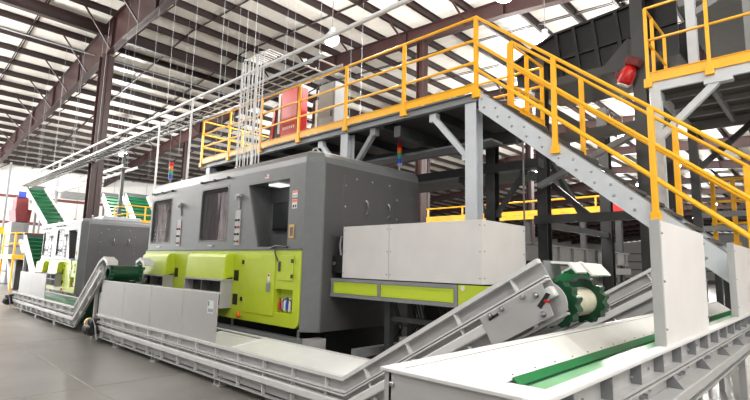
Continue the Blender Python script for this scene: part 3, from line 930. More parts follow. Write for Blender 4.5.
fr.box(BX1 - 0.06, BX1, 3.42, 5.78, 1.16, 1.44).box(BX0 + 0.06, BX1 - 0.06, 3.42, 3.48, 1.16, 1.3)
fo = fr.build('frame', 'beam_grey', of)
for a, b in ((3.48, 4.71), (4.78, 5.71)):
    lp = MB().box(BX0 + 0.012, BX0 + 0.02, a, b, 1.215, 1.385).build('mesh_guard', 'lime_mesh', fo)
    MB().cells_x(BX0 + 0.004, BX0 + 0.012, a, b, 1.215, 1.385, [(a + 0.03, b - 0.03, 1.24, 1.36)]).build('guard_rim', 'lime', fo)
MB().box(BX0, BX0 + 0.02, 2.90, 3.41, 1.16, 1.44).build('end_plate', 'lime', of)
MB().lathe([(0.03, 0), (0.03, -0.008)], (BX0, 3.34, 1.40), 'x', 12).build('round_label', 'white_paint', of)
MB().box(BX0 + 0.1, BX1 - 0.1, 2.95, 5.79, 1.40, 1.415).build('belt', 'belt_dark', of)
for y in (3.55, 4.75):
    for x in (BX0 + 0.25, BX1 - 0.35):
        MB().box(x, x + 0.1, y, y + 0.1, 0, 1.17).build('leg', 'charcoal', of)
MB().box(BX0 + 0.25, BX1 - 0.25, 3.58, 3.62, 0.45, 0.52).build('brace', 'charcoal', of)
for zz in (0.42, 0.86):
    MB().box(BX0 + 0.28, BX0 + 0.34, 3.65, 4.75, zz, zz + 0.07).build('brace', 'charcoal', of)
ub = tag(MB().box(6.66, 7.30, 4.2, 5.15, 0.42, 1.10).build('shade_block', 'black', bevel=0.02), 'black block added as the shade under the box cover', 'shade block')  # black block and its base put here to paint the shade below the outfeed
MB().box(6.7, 7.2, 4.3, 5.0, 0.0, 0.42).build('shade_block_base', 'black', ub)
# latch box and strap between machine and cover
lb = tag(MB().box(5.12, 5.2, 5.54, 5.78, 1.52, 1.80).build('latch_box', 'black', None, bevel=0.01), 'small black switch box between the near machine and the pale box cover', 'switch box')
MB().lathe([(0.03, 0), (0.03, -0.02)], (5.12, 5.72, 1.67), 'x', 10).build('knob', 'steel', lb)
MB().tube([(5.14, 5.60, 1.80), (5.13, 5.62, 1.95), (5.14, 5.60, 2.1)], 0.016, 8).build('handle', 'steel', lb)
# clutter in the dark under the machine
un = thing('cable_bundle', 'loose black cables hanging in the dark under the lime outfeed frame', 'cables', (5.8, 4.2, 0))
for k in range(10):
    y0 = 3.9 + 0.12 * k
    x0 = 5.6 + 0.07 * (k % 4)
    MB().tube([(x0, y0, 1.15), (x0 + 0.03, y0 - 0.12, 0.8 - 0.03 * (k % 3)), (x0 - 0.02, y0 + 0.10, 0.5), (x0 + 0.05, y0 + 0.24, 0.25 + 0.04 * (k % 3)), (x0, y0 + 0.05, 0.02)], 0.012, 6).build('cable', 'cable_black', un)
sk = thing('machine_skid', 'dark steel skid and beams under the near machine outfeed', 'frame', (6.4, 5.0, 0))
MB().box(5.15, 7.2, 5.2, 5.32, 0.30, 0.42).build('beam', 'beam_grey', sk)
MB().box(5.25, 5.4, 5.16, 5.36, 0, 0.30).build('leg', 'charcoal', sk)
MB().box(6.9, 7.05, 5.16, 5.36, 0, 0.30).build('leg', 'charcoal', sk)

# ================================================================== NEAR CONVEYOR (along X)
KX0, KX1, KF, KB, KZ = 1.53, 9.0, 0.735, 1.375, 1.24
c3 = thing('belt_conveyor', 'nearest grey conveyor with white trough, green belt and two upright guard panels', 'conveyor', (5.2, 1.05, 0))
MB().box(KX0, KX1, KF + 0.02, KF + 0.032, 0.87, KZ - 0.01).build('side_frame', 'light_grey', c3)
MB().box(KX0, KX1, KB - 0.032, KB - 0.02, 0.87, KZ - 0.01).build('side_frame', 'light_grey', c3)
MB().box(KX0, KX0 + 0.012, KF - 0.01, KB + 0.005, 0.60, KZ - 0.012).build('end_plate', 'light_grey', c3)
bm_ = MB()
bolts_x(bm_, KX0, [(KB - 0.04, KZ - 0.06), (KB - 0.04, KZ - 0.14), (KB - 0.04, KZ - 0.22), (KF + 0.05, KZ - 0.06)], 0.012)
bm_.build('bolts', 'steel', c3)['kind'] = 'stuff'
# rims
MB().box(KX0 - 0.012, KX1, KF - 0.03, KF + 0.035, KZ - 0.022, KZ).build('rim', 'lip_white', c3, bevel=0.006)
MB().box(KX0 - 0.012, KX1, KB - 0.015, KB + 0.02, KZ - 0.015, KZ).build('rim', 'lip_white', c3, bevel=0.003)
MB().box(KX0 - 0.012, KX0 + 0.035, KF + 0.036, KB - 0.016, KZ - 0.015, KZ).build('rim', 'lip_white', c3, bevel=0.003)
# white trough walls, green skirt, belt
sw = MB().prism([(KB - 0.016, KZ - 0.003), (1.19, 1.122), (1.19, 1.112), (KB - 0.016, KZ - 0.02)], 'x', KX0 + 0.03, KX1).build('trough_wall', 'white_sheet', c3)
bm_ = MB()
for k in range(28):
    bm_.lathe([(0.006, 0), (0.006, 0.006)], (KX0 + 0.5 + 0.25 * k, 1.205, 1.131), 'z', 6)
bm_.build('rivets', 'steel', sw)['kind'] = 'stuff'
MB().prism([(KX0 + 0.036, KZ - 0.012), (KX0 + 0.74, 1.096), (KX0 + 0.74, 1.085), (KX0 + 0.036, KZ - 0.022)], 'y', KF + 0.036, KB - 0.02).build('trough_end', 'white_sheet', c3)
MB().prism([(1.192, 1.121), (1.152, 1.093), (1.146, 1.096), (1.188, 1.127)], 'x', KX0 + 0.72, KX1).build('skirt', 'green_skirt', c3)
MB().box(KX0 + 0.70, KX1, KF + 0.04, 1.17, 1.078, 1.086).build('belt', 'belt_pale', c3)
MB().box(KX0 + 0.70, KX1, 1.138, 1.15, 1.086, 1.09).build('belt_seam', 'belt_dark', c3)
MB().box(KX0 + 0.35, KX1, KF + 0.04, 1.12, 0.90, 0.91).build('return_belt', 'belt_dark', c3)
# front: ribs, middle rail, tray tube, bottom flange
rb = None
ribx = [KX0 + 0.25 + 0.405 * k for k in range(18)]
for x in ribx:
    a = MB().prism([(KF + 0.02, KZ - 0.022), (KF - 0.028, KZ - 0.022), (KF - 0.028, 1.125), (KF + 0.02, 1.125)], 'x', x, x + 0.008) if rb is None else None
    if rb is None:
        rb = a.build('rib', 'beam_grey', c3)
    else:
        dup(rb, (x - ribx[0], 0, 0))
MB().box(KX0, KX1, KF - 0.03, KF + 0.02, 1.108, 1.124).build('middle_rail', 'light_grey', c3)
MB().box(KX0, KX1, KF - 0.03, KF + 0.02, 1.085, 1.098).build('middle_rail', 'light_grey', c3)
MB().box(KX0, KX1, KF - 0.075, KF + 0.02, 0.94, 1.005).build('cover_tube', 'light_grey', c3, bevel=0.006)
MB().box(KX0, KX1, KF - 0.03, KF + 0.02, 0.855, 0.87).build('bottom_flange', 'light_grey', c3)
g0 = None
for k in range(9):
    x = KX0 + 0.9 + 0.81 * k
    if g0 is None:
        g0 = MB().prism([(KF + 0.02, 1.085), (KF - 0.005, 1.085), (KF - 0.065, 1.005), (KF + 0.02, 1.005)], 'x', x, x + 0.008).build('gusset', 'beam_grey', c3)
        gb = MB().lathe([(0.02, 0), (0.02, -0.012), (0.012, -0.022), (0.012, -0.035)], (x + 0.3, KF + 0.02, 1.045), 'y', 12).build('rail_bolt', 'steel', c3)
    else:
        dup(g0, (0.81 * k, 0, 0))
        dup(gb, (0.81 * k, 0, 0))
bm_ = MB()
for k in range(24):
    bolts_y(bm_, KF + 0.02, [(KX0 + 0.15 + 0.3 * k, 1.05)], 0.01)
    bolts_y(bm_, KF + 0.02, [(KX0 + 0.15 + 0.3 * k, 1.155)], 0.008)
bm_.build('bolts', 'steel', c3)['kind'] = 'stuff'
for x in (KX0 + 0.5, 4.2, 6.4, 8.6):
    for y in (KF + 0.03, KB - 0.09):
        MB().box(x, x + 0.06, y, y + 0.06, 0.0, 0.87).build('leg', 'light_grey', c3)
# guard panels
for (a, b, tint) in ((3.16, 4.47, 0), (5.93, 7.25, 1)):
    g = MB().box(a + 0.03, b, KF + 0.0, KF + 0.012, KZ, 1.955).build('guard_panel', 'panel_grey', c3, bevel=0.002)
    MB().box(a, a + 0.03, KF - 0.006, KF + 0.05, KZ, 1.96).build('panel_post', 'light_grey', g, bevel=0.003)
    bm_ = MB()
    bolts_y(bm_, KF, [(a + 0.045, z) for z in (1.33, 1.6, 1.88)] + [(b - 0.02, z) for z in (1.33, 1.6, 1.88)], 0.007)
    bm_.build('bolts', 'steel', g)['kind'] = 'stuff'

# ------------------------------------------------------------------ second incline reaching the near conveyor
P5 = [(3.85, 0.545), (3.55, 0.545), (1.42, 1.79)]
c5 = side_conveyor('belt_conveyor', 'grey inclined conveyor under the stair behind the near guard panel', 6.50, 7.25, P5, 0.5)
for x in (6.5, 7.19):
    MB().box(x, x + 0.06, 2.2, 2.26, 0, 0.75).build('leg', 'light_grey', c5)
    MB().box(x, x + 0.06, 3.7, 3.76, 0, 0.12).build('leg', 'light_grey', c5)

# ================================================================== PLATFORM, RAILINGS, STAIR
PX = 6.40
DECK = 4.42
pf = thing('access_platform', 'long grey steel access platform with yellow railing over the near sorting machine', 'platform', (7.0, 8.5, 0))
PY0, PY1 = 3.93, 13.02
PW = 2.6
MB().box(PX + 0.04, PX + PW, PY0, PY1, DECK - 0.03, DECK).build('deck', 'deck_dark', pf)
eb = MB()
eb.box(PX + 0.02, PX + 0.03, PY0, PY1, 4.28, DECK - 0.03).box(PX - 0.03, PX + 0.08, PY0, PY1, 4.265, 4.28).box(PX - 0.03, PX + 0.08, PY0, PY1, DECK - 0.03, DECK - 0.015)
eb.build('edge_beam', 'beam_grey', pf)
MB().box(PX + PW - 0.05, PX + PW, PY0, PY1, 4.2, DECK - 0.03).build('edge_beam', 'beam_grey', pf)
MB().box(PX + 0.03, PX + PW - 0.05, PY0, PY0 + 0.1, 4.2, DECK - 0.03).build('cross_beam', 'charcoal', pf)
j0 = None
for k in range(8):
    y = 4.9 + 1.1 * k
    if j0 is None:
        j0 = MB().box(PX + 0.09, PX + PW - 0.06, y, y + 0.08, 4.22, DECK - 0.03).build('joist', 'charcoal', pf)
    else:
        dup(j0, (0, 1.1 * k, 0))
cols = []
for x in (PX, PX + PW - 0.25):
    for y in ((4.05, 7.0, 12.6) if x == PX else (5.07, 12.6)):
        mb = MB()
        y0, y1 = y - 0.10, y + 0.10
        zf = 3.468 if y == 7.0 else 0.0      # the middle post stands on the machine roof
        mb.box(x, x + 0.015, y0, y1, zf + 0.02, 4.265).box(x + 0.185, x + 0.2, y0, y1, zf + 0.02, 4.265).box(x + 0.015, x + 0.185, y - 0.006, y + 0.006, zf + 0.02, 4.265)
        mb.box(x - 0.05, x + 0.25, y0 - 0.05, y1 + 0.05, zf, zf + 0.02)
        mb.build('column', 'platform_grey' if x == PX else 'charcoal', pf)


def brace(x, ya, za, yb, zb, m, par):
    mb = MB().bar((x + 0.1, ya, za), (x + 0.1, yb, zb), 0.09, 0.09, up=(1, 0, 0))
    b_ = mb.build('knee_brace', m, par)
    for (y, z) in ((ya, za), (yb, zb)):
        MB().box(x + 0.045, x + 0.155, y - 0.07, y + 0.07, z - 0.07, z + 0.07).build('brace_plate', m, b_)
    return b_


brace(PX, 4.17, 3.42, 4.83, 4.18, 'platform_grey', pf)
brace(PX, 7.1, 3.45, 6.30, 4.18, 'platform_grey', pf) if False else None
brace(PX, 6.88, 3.45, 6.25, 4.18, 'beam_grey', pf)
brace(PX, 7.12, 3.45, 7.80, 4.18, 'platform_grey', pf)
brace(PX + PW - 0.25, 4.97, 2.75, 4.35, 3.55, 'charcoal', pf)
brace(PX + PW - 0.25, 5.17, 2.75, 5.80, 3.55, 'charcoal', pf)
MB().box(PX + PW - 0.3, PX + PW - 0.05, 4.0, 12.9, 3.6, 3.78).build('lower_beam', 'charcoal', pf)
MB().box(PX + PW + 0.02, PX + PW + 1.4, 4.5, 9.0, 3.66, 3.70).build('lower_deck', 'deck_dark', pf)
# cable trays slung under the deck
MB().box(PX + 0.9, PX + 1.3, 4.2, 12.5, 3.86, 3.90).build('under_deck_tray', 'beam_grey', pf)
MB().box(PX + 0.1, PX + PW, 5.6, 5.75, 4.0, 4.2).build('cross_beam', 'charcoal', pf)
MB().box(PX + 1.6, PX + 1.72, 4.1, 12.8, 3.95, 4.2).build('cross_beam', 'charcoal', pf)


def railing(label, pts, posts, toe=True, name='guard_railing', rails=(1.246, 0.855, 0.483), toe_z=(0.0, 0.13), base=DECK, rail_r=0.024, pw=0.036):
    """pts: plan polyline (x,y); posts: list of (x,y)"""
    t = thing(name, label, 'railing', (pts[0][0], pts[0][1], base), 'yellow guard railings')
    for i, hz in enumerate(rails):
        MB().tube([(p[0], p[1], base + hz) for p in pts], rail_r, 10).build('top_rail' if i == 0 else 'mid_rail', 'yellow', t)
    first = None
    for x, y in posts:
        if first is None:
            first = MB().box(x - 0.022, x + 0.022, y - pw, y + pw, base - 0.10, base + rails[0] + 0.0).build('post', 'yellow', t, bevel=0.006)
            bp = MB().box(x - 0.03, x + 0.03, y - pw - 0.029, y + pw + 0.029, base - 0.11, base + 0.02).build('post_base', 'yellow', t, bevel=0.004)
            f0 = (x, y)
        else:
            dup(first, (x - f0[0], y - f0[1], 0))
            dup(bp, (x - f0[0], y - f0[1], 0))
    if toe:
        for a, b in zip(pts[:-1], pts[1:]):
            MB().bar((a[0], a[1], base + (toe_z[0] + toe_z[1]) / 2), (b[0], b[1], base + (toe_z[0] + toe_z[1]) / 2), 0.012, toe_z[1] - toe_z[0]).build('toe_board', 'yellow', t)
            MB().bar((a[0], a[1], base + toe_z[1]), (b[0], b[1], base + toe_z[1]), 0.04, 0.012).build('toe_flange', 'yellow', t)
    return t


YP = [13.0, 11.5, 10.02, 8.5, 6.96, 5.43, 3.93]
railing('long yellow railing on the front of the access platform', [(PX - 0.02, 3.93), (PX - 0.02, 13.0), (PX + 2.5, 13.0)],
        [(PX - 0.02, y) for y in YP] + [(PX + 1.25, 13.0), (PX + 2.5, 13.0)])
railing('yellow railing on the rear edge of the access platform', [(PX + PW - 0.06, 4.0), (PX + PW - 0.06, 13.0)],
        [(PX + PW - 0.06, y) for y in (4.0, 7.0, 10.0, 12.9)])
railing('short yellow railing section at the platform end beyond the top of the stair', [(7.56, 3.98), (PX + PW - 0.1, 3.98)],
        [(7.56, 3.98), (8.24, 3.98)])

# stair
S0, S1 = Vector((3.90, 4.42)), Vector((0.80, 1.83))    # stringer top line (y,z)
sd = (S1 - S0).normalized()
sn = Vector((sd.y, -sd.x))
if sn.y > 0:
    sn = -sn
stair = thing('metal_stair', 'grey steel stair with yellow handrails coming down from the access platform', 'stair', (6.95, 2.3, 0))
SXA, SXB = PX, 7.36
for x, m_ in ((SXA, 'platform_grey'), (SXB, 'platform_grey')):
    a0, a1 = S0, S1
    b1, b0 = S1 + sn * 0.24, S0 + sn * 0.24
    sp = MB().prism([tuple(a0), tuple(a1), (0.80, b1.y + (0.80 - b1.x) * sd.y / sd.x), (3.90, b0.y + (3.90 - b0.x) * sd.y / sd.x)], 'x', x, x + 0.012).build('stringer', m_, stair)
    MB().prism([tuple(a0), tuple(a1), tuple(a1 - sn * 0.015), tuple(a0 - sn * 0.015)], 'x', x, x + 0.06).build('stringer_flange', 'beam_grey', sp)
    bm_ = MB()
    for k in range(13):
        p = S0 + sd * (0.14 + 0.30 * k) + sn * 0.07
        q_ = S0 + sd * (0.26 + 0.30 * k) + sn * 0.16
        bolts_x(bm_, x, [tuple(p), tuple(q_)], 0.018)
    bm_.build('bolts', 'steel', sp)['kind'] = 'stuff'
tr = None
NT = 15
for k in range(NT):
    p = S0 + sd * ((S1 - S0).length * (k + 0.6) / NT) + sn * 0.06
    if tr is None:
        p0 = p
        tr = MB().box(SXA + 0.02, SXB - 0.01, p.x - 0.13, p.x + 0.13, p.y - 0.02, p.y + 0.02).build('tread', 'charcoal', stair)
    else:
        dup(tr, (0, p.x - p0.x, p.y - p0.y))


def stair_rail(label, x, posts, y_top, y_end):
    t = thing('stair_handrail', label, 'railing', (x, y_end, 1.8), 'stair handrails')
    slope = sd.y / sd.x
    for i, hz in enumerate((1.246, 0.80, 0.37)):
        MB().tube([(x, y_top, DECK + hz + (y_top - 3.93) * slope), (x, y_end, DECK + hz + (y_end - 3.93) * slope)], 0.024, 10).build('top_rail' if i == 0 else 'mid_rail', 'yellow', t)
    for y in posts:
        zt = DECK + 1.246 + (y - 3.93) * slope
        zl = S0.y + (y - S0.x) * slope
        MB().box(x - 0.022, x + 0.022, y - 0.036, y + 0.036, zl - 0.16, zt).build('post', 'yellow', t, bevel=0.006)
        MB().box(x - 0.028, x + 0.028, y - 0.055, y + 0.055, zl - 0.17, zl - 0.06).build('post_base', 'yellow', t, bevel=0.004)
    return t


stair_rail('yellow handrail on the near side of the grey stair', SXA - 0.03, (2.68, 1.50), 3.93, 0.45)
stair_rail('yellow handrail on the far side of the grey stair', SXB + 0.04, (3.85, 2.68, 1.46, 0.72), 3.85, 0.45)

# ------------------------------------------------------------------ second platform (upper right)
p2 = thing('access_platform', 'grey platform with yellow toe board at the upper right on a braced post', 'platform', (8.8, 0.5, 0))
QX, QY, QZ = 7.55, 1.78, 4.40
MB().box(QX + 0.05, QX + 2.6, -3.0, QY, QZ - 0.03, QZ).build('deck', 'deck_dark', p2)
MB().box(QX, QX + 0.05, -3.0, QY, QZ - 0.17, QZ - 0.03).build('edge_beam', 'platform_grey', p2)
MB().box(QX + 0.05, QX + 2.6, QY - 0.05, QY, QZ - 0.17, QZ - 0.03).build('edge_beam', 'platform_grey', p2)
MB().box(QX + 2.55, QX + 2.6, -3.0, QY - 0.05, QZ - 0.2, QZ - 0.03).build('edge_beam', 'beam_grey', p2)
for k in range(6):
    y = QY - 0.7 - 0.7 * k
    MB().box(QX + 0.05, QX + 2.55, y, y + 0.06, QZ - 0.14, QZ - 0.03).build('joist', 'beam_grey', p2)
for k in range(3):
    x = QX + 0.7 + 0.6 * k
    MB().box(x, x + 0.06, -3.0, QY - 0.05, QZ - 0.11, QZ - 0.03).build('joist', 'beam_grey', p2)
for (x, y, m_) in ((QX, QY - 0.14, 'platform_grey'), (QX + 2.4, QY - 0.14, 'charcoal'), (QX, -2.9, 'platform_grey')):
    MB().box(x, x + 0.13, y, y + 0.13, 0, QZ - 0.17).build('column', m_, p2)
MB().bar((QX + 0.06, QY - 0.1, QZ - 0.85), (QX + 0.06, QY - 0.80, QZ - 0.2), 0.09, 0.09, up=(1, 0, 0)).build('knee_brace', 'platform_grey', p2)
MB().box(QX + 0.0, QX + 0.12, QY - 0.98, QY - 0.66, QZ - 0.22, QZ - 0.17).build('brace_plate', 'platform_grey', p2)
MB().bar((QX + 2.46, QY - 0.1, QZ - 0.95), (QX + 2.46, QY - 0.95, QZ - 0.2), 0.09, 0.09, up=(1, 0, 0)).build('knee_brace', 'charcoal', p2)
railing('yellow railing with tall toe board on the platform at the upper right', [(QX + 1.1, QY), (QX - 0.02, QY), (QX - 0.02, -3.0)],
        [(QX - 0.02, QY), (QX - 0.02, 1.04), (QX - 0.02, 0.2), (QX + 0.35, QY), (QX + 1.1, QY)], base=QZ, rails=(1.1, 0.60), toe_z=(-0.04, 0.1), rail_r=0.02, pw=0.022)
# grey post and beams standing on that platform
for zz in (2.38, 2.62):
    MB().box(QX + 2.42, QX + 2.50, -2.8, QY - 0.14, zz, zz + 0.09).build('cross_brace', 'beam_grey', p2)
railing('low yellow railing beyond the foot of the stair at the right edge', [(10.6, 1.6), (10.6, -1.5)], [(10.6, 1.55), (10.6, 1.25), (10.6, 0.95), (10.6, -0.5)], base=2.2, rails=(1.15, 0.75, 0.35), toe=False)
wk = tag(MB().box(10.5, 11.6, -1.6, 1.7, 2.0, 2.09).build('walk_deck', 'deck_dark'), 'low dark walkway deck beyond the foot of the stair', 'walkway')
for (x_, y_) in ((10.55, 1.5), (11.4, 1.5), (10.55, -1.5), (11.4, -1.5)):
    MB().box(x_, x_ + 0.1, y_, y_ + 0.1, 0, 2.0).build('leg', 'charcoal', wk)
gp = thing('support_frame', 'grey square post and beams standing on the platform at the upper right', 'frame', (8.6, 1.2, QZ))
MB().box(8.55, 8.68, 1.32, 1.45, QZ, 6.04).build('post', 'platform_grey', gp)
MB().box(8.55, 8.68, 0.6, 0.73, QZ, 6.04).build('post', 'beam_grey', gp)
MB().box(9.3, 9.4, -2.0, 1.6, QZ + 0.42, QZ + 0.56).build('beam', 'beam_grey', gp)
MB().bar((8.61, 1.38, 5.7), (8.61, 0.65, 6.0), 0.1, 0.1).build('brace', 'beam_grey', gp)
hop = tag(MB().prism([(8.9, 6.05), (12.4, 6.05), (12.4, 7.5), (8.0, 7.5)], 'y', -3.0, 1.6).build('steel_hopper', 'beam_grey'), 'big flat grey steel hopper over the platform at the upper right', 'hopper')
lad = thing('cable_ladder', 'grey cable ladder slanting down behind the platform at the upper right', 'cable tray', (12.8, 1.0, QZ))
la, lb_ = Vector((12.8, 1.3, 6.9)), Vector((12.8, 0.2, 4.7))
for s in (-0.14, 0.14):
    MB().bar(la + Vector((0, s, 0)), lb_ + Vector((0, s, 0)), 0.03, 0.08).build('rail', 'cabinet_grey', lad)
for k in range(7):
    c_ = la.lerp(lb_, (k + 0.5) / 7)
    MB().bar(c_ + Vector((0, -0.14, 0)), c_ + Vector((0, 0.14, 0)), 0.03, 0.03).build('rung', 'cabinet_grey', lad)

# ------------------------------------------------------------------ black overhead trough conveyor with red motor
bt = thing('trough_conveyor', 'big black ribbed trough conveyor overhead behind the stair', 'conveyor', (10.0, 3.0, 0))
TX0, TX1 = 9.6, 11.0
tl = [(4.9, 6.2), (4.32, 6.46), (4.0, 6.57), (1.75, 6.74)]
bl = [(4.85, 5.7), (4.5, 5.55), (4.0, 5.48), (1.75, 5.56)]
MB().strip(tl, bl, 'x', TX0, TX0 + 0.03).build('side_wall', 'trough_black', bt)
MB().strip(tl, bl, 'x', TX1, TX1 + 0.03).build('side_wall', 'trough_black', bt)
MB().strip(bl, [(y, z - 0.04) for y, z in bl], 'x', TX0, TX1 + 0.03).build('floor_plate', 'trough_black', bt)
MB().strip(tl, [(y, z + 0.05) for y, z in tl], 'x', TX0 - 0.06, TX0 + 0.03).build('rim', 'black', bt)
ml = [(y1_, z1_ * 0.5 + z2_ * 0.5) for (y1_, z1_), (y2_, z2_) in zip(tl, bl)]
MB().strip(ml, [(y, z - 0.05) for y, z in ml], 'x', TX0 - 0.05, TX0).build('rail', 'black', bt)
for y in (3.95, 3.58, 3.2, 2.77, 2.3):
    zt = 6.6 + (4.0 - y) * 0.075
    zb = 5.5
    MB().prism([(y + 0.03, zt), (y - 0.03, zt), (y - 0.16, zb - 0.02), (y - 0.08, zb - 0.02)], 'x', TX0 - 0.08, TX0).build('rib', 'trough_black', bt)
for (x, y, zt, wd) in ((9.37, 4.15, 6.1, 0.2), (9.0, 2.17, 7.2, 0.2), (13.2, 4.15, 6.0, 0.26), (10.8, 2.2, 5.5, 0.22)):
    MB().box(x, x + 0.02, y, y + wd, 0, zt).box(x + 0.2, x + 0.22, y, y + wd, 0, zt).box(x + 0.02, x + 0.2, y + wd / 2 - 0.008, y + wd / 2 + 0.008, 0, zt).build('column', 'charcoal', bt)
for (z, hh) in ((2.55, 0.16), (4.1, 0.2), (5.28, 0.16)):
    MB().box(9.1, 9.2, 1.9, 4.3, z, z + hh).build('beam', 'charcoal', bt)
for (z, hh) in ((2.5, 0.14), (4.05, 0.2), (5.0, 0.16)):
    MB().box(9.6, 13.4, 4.2, 4.3, z, z + hh).build('beam', 'charcoal', bt)
MB().bar((9.15, 1.9, 4.3), (9.15, 4.2, 3.3), 0.14, 0.1).build('diagonal', 'beam_grey', bt)
MB().bar((9.7, 4.25, 4.0), (11.4, 4.25, 3.0), 0.1, 0.1).build('diagonal', 'charcoal', bt)
MB().bar((9.65, 4.2, 3.45), (9.65, 3.4, 2.7), 0.1, 0.1).build('diagonal', 'charcoal', bt)
_mc = Vector((8.9, 2.5, 4.92))
_mr = Matrix.Rotation(0.45, 3, 'X')
MB.tf = lambda p: _mc + _mr @ Vector(p)
rm = tag(MB().lathe([(0.0, 0), (0.09, 0.0), (0.125, 0.04), (0.125, 0.24), (0.10, 0.28), (0.08, 0.34), (0.0, 0.34)], (0, 0, 0), 'z', 18).build('drive_motor', 'red'), 'red drive motor hanging under the black trough conveyor', 'motor')
MB().box(-0.1, 0.1, -0.13, 0.11, 0.33, 0.48).build('gearbox', 'dull_red', rm, bevel=0.02)
MB().lathe([(0.10, 0), (0.10, 0.02)], (0, 0, -0.02), 'z', 16).build('motor_cap', 'white_paint', rm)
MB().box(-0.03, 0.03, 0.12, 0.2, 0.08, 0.2).build('terminal_box', 'dull_red', rm, bevel=0.01)
for k in range(8):
    a_ = k * math.pi / 4
    MB().bar((0.128 * math.cos(a_), 0.128 * math.sin(a_), 0.05), (0.128 * math.cos(a_), 0.128 * math.sin(a_), 0.23), 0.012, 0.02).build('cooling_fin', 'red', rm)
MB.tf = None
MB().prism([(2.15, 5.5), (2.95, 5.5), (2.5, 5.95)], 'x', 9.3, 9.34).build('motor_bracket', 'charcoal', bt)
# grey conveyor running to the right behind the box cover
c4 = thing('belt_conveyor', 'grey ribbed conveyor running into the distance behind the box cover', 'conveyor', (12.5, 4.8, 0))
MB().box(9.1, 16.0, 4.6, 4.62, 1.85, 2.18).build('side_frame', 'light_grey', c4)
MB().box(9.1, 16.0, 5.4, 5.42, 1.85, 2.18).build('side_frame', 'light_grey', c4)
MB().box(9.1, 16.0, 4.54, 4.62, 2.17, 2.20).build('top_lip', 'light_grey', c4)
MB().box(9.1, 16.0, 4.54, 4.62, 1.83, 1.85).build('bottom_flange', 'light_grey', c4)
MB().box(9.1, 16.0, 4.52, 4.6, 1.56, 1.74).build('cover_tube', 'light_grey', c4)
MB().box(9.1, 16.0, 4.62, 5.4, 2.05, 2.06).build('belt', 'belt_dark', c4)
r0 = None
for k in range(9):
    if r0 is None:
        r0 = MB().box(9.3, 9.33, 4.54, 4.6, 1.85, 2.17).build('rib', 'light_grey', c4)
    else:
        dup(r0, (0.8 * k, 0, 0))
for x in (9.5, 12.5, 15.5):
    for y in (4.6, 5.34):
        MB().box(x, x + 0.08, y, y + 0.08, 0, 1.85).build('leg', 'charcoal', c4)
rod = tag(MB().tube([(8.0, 3.96, 1.9), (8.0, 3.96, 4.2)], 0.018, 8).build('hanging_rod', 'beam_grey'), 'thin grey rod hanging under the stair landing', 'rod')

bu = thing('dark_filler', 'dark ribbed block added to darken the background behind the grey platform post', 'machine', (11.8, 8.2, 0))  # invented dark body, added to darken the bright floor behind the outfeed
MB().box(10.4, 13.2, 6.6, 9.8, 0.1, 2.1).build('body', 'charcoal', bu, bevel=0.03)
for k in range(5):
    MB().box(10.55 + 0.6 * k, 10.65 + 0.6 * k, 6.52, 6.6, 0.15, 2.05).build('rib', 'charcoal', bu)
for (x_, y_) in ((10.5, 6.7), (12.95, 6.7), (10.5, 9.55), (12.95, 9.55)):
    MB().box(x_, x_ + 0.15, y_, y_ + 0.15, 0, 0.1).build('foot', 'black', bu)
# distant yellow walkway seen under the platform
yw = thing('yellow_walkway', 'long distant yellow walkway beam with railing seen under the platform', 'walkway', (21.0, 9, 0))
za = at(500, 222, x=20.0).z
MB().box(20.0, 20.06, 4.6, 15.5, 3.84, 4.22).build('edge_beam', 'yellow', yw)
MB().box(20.06, 21.5, 4.6, 15.5, 4.0, 4.1).build('deck', 'deck_dark', yw)
for z in (4.62,):
    MB().tube([(20.0, 4.6, z), (20.0, 15.5, z)], 0.04, 8).build('rail', 'yellow', yw)
for k in range(6):
    MB().box(19.97, 20.03, 4.7 + 2.1 * k, 4.76 + 2.1 * k, 4.2, 4.62).build('post', 'yellow', yw)
for k in range(5):
    MB().box(20.3, 20.5, 5.0 + 2.4 * k, 5.2 + 2.4 * k, 0, 3.99).build('leg', 'charcoal', yw)
for k in range(14):
    MB().box(19.99, 20.0, 5.0 + 0.72 * k, 5.4 + 0.72 * k, 4.0, 4.06).build('slot', 'brass', yw)
rco = tag(MB().box(18.6, 18.9, at(624, 210, x=18.6).y, at(610, 210, x=18.6).y, 3.55, 4.25).build('red_container', 'red', bevel=0.03), 'red container in the distance behind the stair stringer', 'container')
MB().box(18.65, 18.85, at(620, 210, x=18.6).y, at(614, 210, x=18.6).y, 0, 3.55).build('stand', 'charcoal', rco)
wc = thing('white_conveyor', 'distant white inclined conveyor with green belt seen under the platform', 'conveyor', (22.0, 14.0, 0))
MB().prism([(16.5, 2.6), (12.5, 4.4), (12.5, 4.0), (16.5, 2.2)], 'x', 22.4, 22.5).build('side_frame', 'white_sheet', wc)
MB().prism([(16.5, 2.5), (12.5, 4.3), (12.5, 4.25), (16.5, 2.45)], 'x', 22.5, 23.4).build('belt', 'green_belt', wc)
for y in (13.0, 16.0):
    MB().box(22.4, 22.6, y, y + 0.2, 0, 2.2).build('leg', 'white_sheet', wc)

